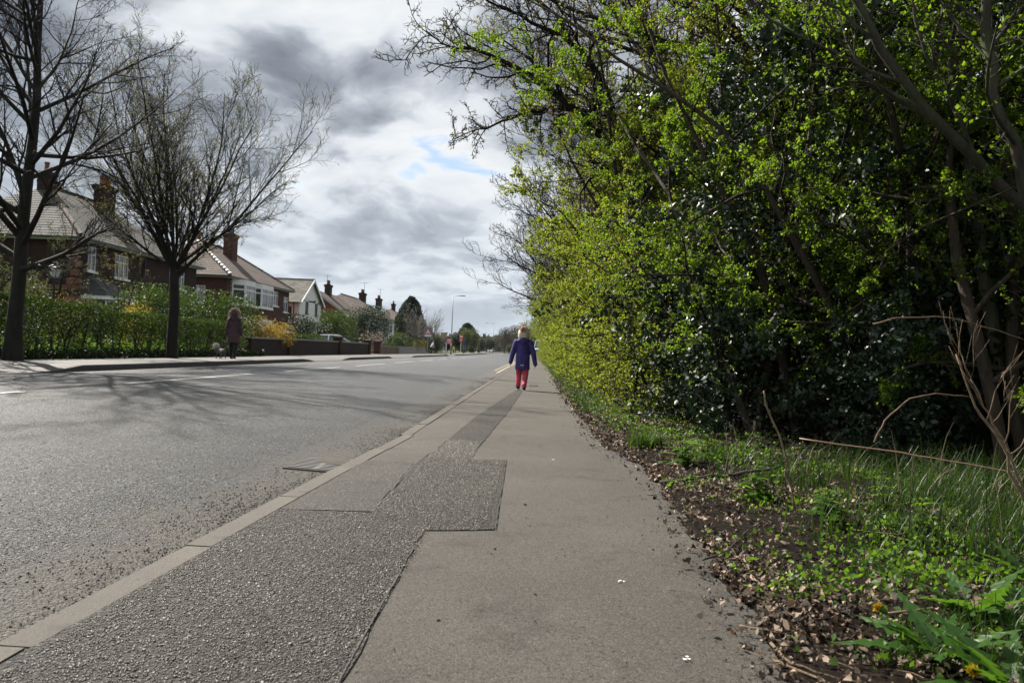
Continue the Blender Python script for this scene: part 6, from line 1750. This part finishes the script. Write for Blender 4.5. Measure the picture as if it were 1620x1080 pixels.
# woman with hood, and dog
def adult(name, label, loc, rz, s, coat, trous, hood=None, hair=None, coatlen=.58, walk=.12, bend_=0.0, extra=None, vox=.012):
    t = empty(name, loc, rz, label, 'person'); t.scale = (s, s, s)
    hL, hR = Vector((-.09, 0, .88)), Vector((.09, 0, .88)); kL, kR = Vector((-.09, walk*.8, .47)), Vector((.085, walk*.1, .47)); aL, aR = Vector((-.09, walk, .085)), Vector((.08, -walk*1.3, .10))
    sL, sR = Vector((-.18, bend_, 1.38)), Vector((.18, bend_, 1.38)); eL, eR = Vector((-.23, bend_-.02, 1.10)), Vector((.23, bend_-.02, 1.10)); wL, wR = Vector((-.25, bend_+.08, .86)), Vector((.24, bend_+.06, .86))
    hd = Vector((0, bend_*1.3+.01, 1.56))
    body = [(hL, kL, .085, .06), (kL, aL, .055, .04), (hR, kR, .085, .06), (kR, aR, .055, .04), ((0, 0, .92), (0, bend_*.4, 1.15), .135, .13, .75), ((0, bend_*.4, 1.15), (0, bend_, 1.36), .13, .13, .7),
            (sL, sR, .055, .055), (sL, eL, .05, .04), (eL, wL, .04, .027), (sR, eR, .05, .04), (eR, wR, .04, .027), ((0, bend_, 1.38), hd, .05, .05), (hd+Vector((0, 0, -.01)), hd+Vector((0, 0, .05)), .085, .095, 1.1),
            (hd+Vector((0, .10, 0)), hd+Vector((0, .118, -.01)), .014, .014), (hd+Vector((-.09, 0, 0)), hd+Vector((-.095, 0, .02)), .015, .015), (hd+Vector((.09, 0, 0)), hd+Vector((.095, 0, .02)), .015, .015),
            (aL, aL+Vector((0, .12, -.045)), .04, .032), (aR, aR+Vector((0, .12, -.045)), .04, .032)] + hand_caps(wL, 1, 1, -1) + hand_caps(wR, 1, 1, 1)
    blob('body', body, M_skin, t, .008, 2)
    for sx in (-.033, .033):
        g = MB(); g.lathe((0, 0, 0), [(.001, -.01), (.008, -.006), (.01, 0), (.008, .006), (.001, .01)], 8); g.build('eye', M_black, t, uv=False, loc=(hd.x+sx, hd.y+.10, hd.z+.03))
    g = MB(); g.box(-.024, .024, -.004, .004, -.003, .003); g.build('mouth', M_red, t, uv=False, loc=(0, hd.y+.104, hd.z-.045))
    c = [((0, 0, coatlen), (0, bend_*.2, 1.05), .235, .20, .75, 1), ((0, bend_*.2, 1.05), (0, bend_, 1.33), .19, .17, .72), ((-.13, bend_, 1.36), (.13, bend_, 1.36), .082, .082), (sL, eL, .078, .066), (eL, wL, .066, .052), (sR, eR, .078, .066), (eR, wR, .066, .052)]
    blob('coat', c, coat, t, vox, 3)
    for a, b, e in ((hL, kL, aL), (hR, kR, aR)): blob('trouser_leg', [(a, b, .10, .075), (b, e+Vector((0, 0, .02)), .075, .06)], trous, t, .01, 2)
    for a in (aL, aR): blob('shoe', [(a+Vector((0, -.02, -.04)), a+Vector((0, .13, -.05)), .045, .038), (a+Vector((0, -.01, -.02)), a+Vector((0, 0, .02)), .044, .045)], M_shoe, t, .008, 2)
    if hood:
        blob('hood', [(hd+Vector((0, -.03, -.08)), hd+Vector((0, -.02, .05)), .125, .118, 1.0), ((-.09, bend_-.03, 1.42), (.09, bend_-.03, 1.42), .085, .085)], coat, t, .01, 3)
        rs = np.random.RandomState(8); n = 1500; a = rs.uniform(0, 2*np.pi, n)
        P = np.stack([np.cos(a)*.135, .0+0*a+rs.normal(size=n)*.02, hd.z+.03+np.sin(a)*.15], 1); dd = unit(np.stack([np.cos(a), rs.normal(size=n)*.6-.2, np.sin(a)], 1))
        V, F = leaves(rs, P, dd, 1, .08, .008, wid=.12, out=.3); mobj('fur_trim', np_mesh('fur_trim', V, F, hood), t)
    if hair: blob('hair', [(hd+Vector((0, -.02, -.02)), hd+Vector((0, -.01, .06)), .10, .102, 1.1)], hair, t, .008, 2)
    return t
M_wcoat = cloth('brown_plum_padded_coat', (.085, .05, .055), 40, .003); M_fur = plain('pale_fur_trim', (.62, .52, .44), .95); M_dktr = cloth('dark_trousers', (.015, .017, .025))
w = adult('person', 'woman in a long brown hooded coat walking on the far pavement by the hedge', (-10.35, 27.0, .055), .12, .96, M_wcoat, M_dktr, hood=M_fur)
M_pale = cloth('pale_top', (.6, .57, .55)); M_hair = plain('dark_hair', (.03, .02, .015), .6); M_hivis = cloth('yellow_jacket', (.62, .58, .05)); M_blond = plain('grey_hair', (.4, .36, .3), .6)
pp = onp(682, 561, 91)
adult('person', 'stooping person in a pale top beside the tall dark hedge', (pp.x, 91, .055), -.9, .84, M_pale, M_dktr, hair=M_blond, coatlen=.85, bend_=.22)
pp = onp(717.5, 560, 104)
adult('person', 'distant figure in a yellow jacket below the lamp post', (pp.x, 104, .055), 2.8, .62, M_hivis, M_dktr, hair=M_hair, coatlen=.8)
# dog
M_fur1 = plain('grey_dog_coat', (.16, .15, .14), .9, var=.4, scale=14); M_fur2 = plain('white_dog_head', (.72, .68, .60), .9)
dg_ = onp(345, 569, 26.7)
dog = empty('dog', (dg_.x+.05, 26.75, .055), .95, 'small grey dog with a white head walking beside the woman', 'dog')
blob('body', [((0, -.17, .25), (0, .14, .26), .085, .098), ((0, .14, .27), (-.01, .24, .36), .07, .055), ((-.02, .26, .40), (-.03, .30, .40), .062, .055), ((-.03, .32, .385), (-.04, .40, .375), .035, .024),
     ((-.055, .25, .44), (-.075, .25, .40), .022, .014), ((.02, .26, .44), (.04, .26, .40), .022, .014), ((0, -.22, .29), (0, -.33, .40), .02, .010),
     ((-.06, .13, .20), (-.06, .14, .10), .035, .020), ((-.06, .14, .10), (-.06, .13, .015), .018, .016), ((.06, .10, .20), (.06, .08, .10), .035, .020), ((.06, .08, .10), (.06, .11, .015), .018, .016),
     ((-.055, -.16, .22), (-.06, -.10, .14), .055, .028), ((-.06, -.10, .14), (-.06, -.20, .09), .024, .016), ((-.06, -.20, .09), (-.06, -.18, .012), .016, .015),
     ((.055, -.16, .22), (.06, -.13, .14), .055, .028), ((.06, -.13, .14), (.06, -.23, .09), .024, .016), ((.06, -.23, .09), (.06, -.21, .012), .016, .015),
     ((-.06, .13, .014), (-.06, .16, .012), .018, .015), ((.06, .11, .014), (.06, .14, .012), .018, .015)], M_fur1, dog, .007, 1)
rs = np.random.RandomState(8); n = 900
d = unit(rs.normal(size=(n, 3))); V, F = leaves(rs, np.array([[-.02, .25, .42]])+d*.07, d, 1, .05, .004, wid=.15, out=.3, droop=.4)
mobj('head_fur', np_mesh('head_fur', V, F, M_fur2), dog)
g = MB(); g.tube([(-10.55, 27.08, .80), (-10.66, 27.0, .62), (dg_.x+.02, 26.9, .40)], .006, 5); o = g.build('dog_lead', M_black, uv=False); tag(o, 'thin dark lead from the woman to the dog', 'lead')
# ================================================================== HAZE
mh = bpy.data.materials.new('air_haze'); mh.use_nodes = True; mh.node_tree.nodes.clear()
wh = NT(mh.node_tree)
pv = wh.n('ShaderNodeVolumePrincipled', {'Color': (.86, .91, 1.0, 1), 'Density': .00006, 'Anisotropy': .2})
oh = wh.n('ShaderNodeOutputMaterial'); mh.node_tree.links.new(pv.outputs[0], oh.inputs['Volume'])
g = MB(); g.box(-1000, 700, -60, 760, -3.3, 30); o = g.build('haze', mh, uv=False); o['kind'] = 'stuff'; o['label'] = 'thin pale haze between the street and the far hill'
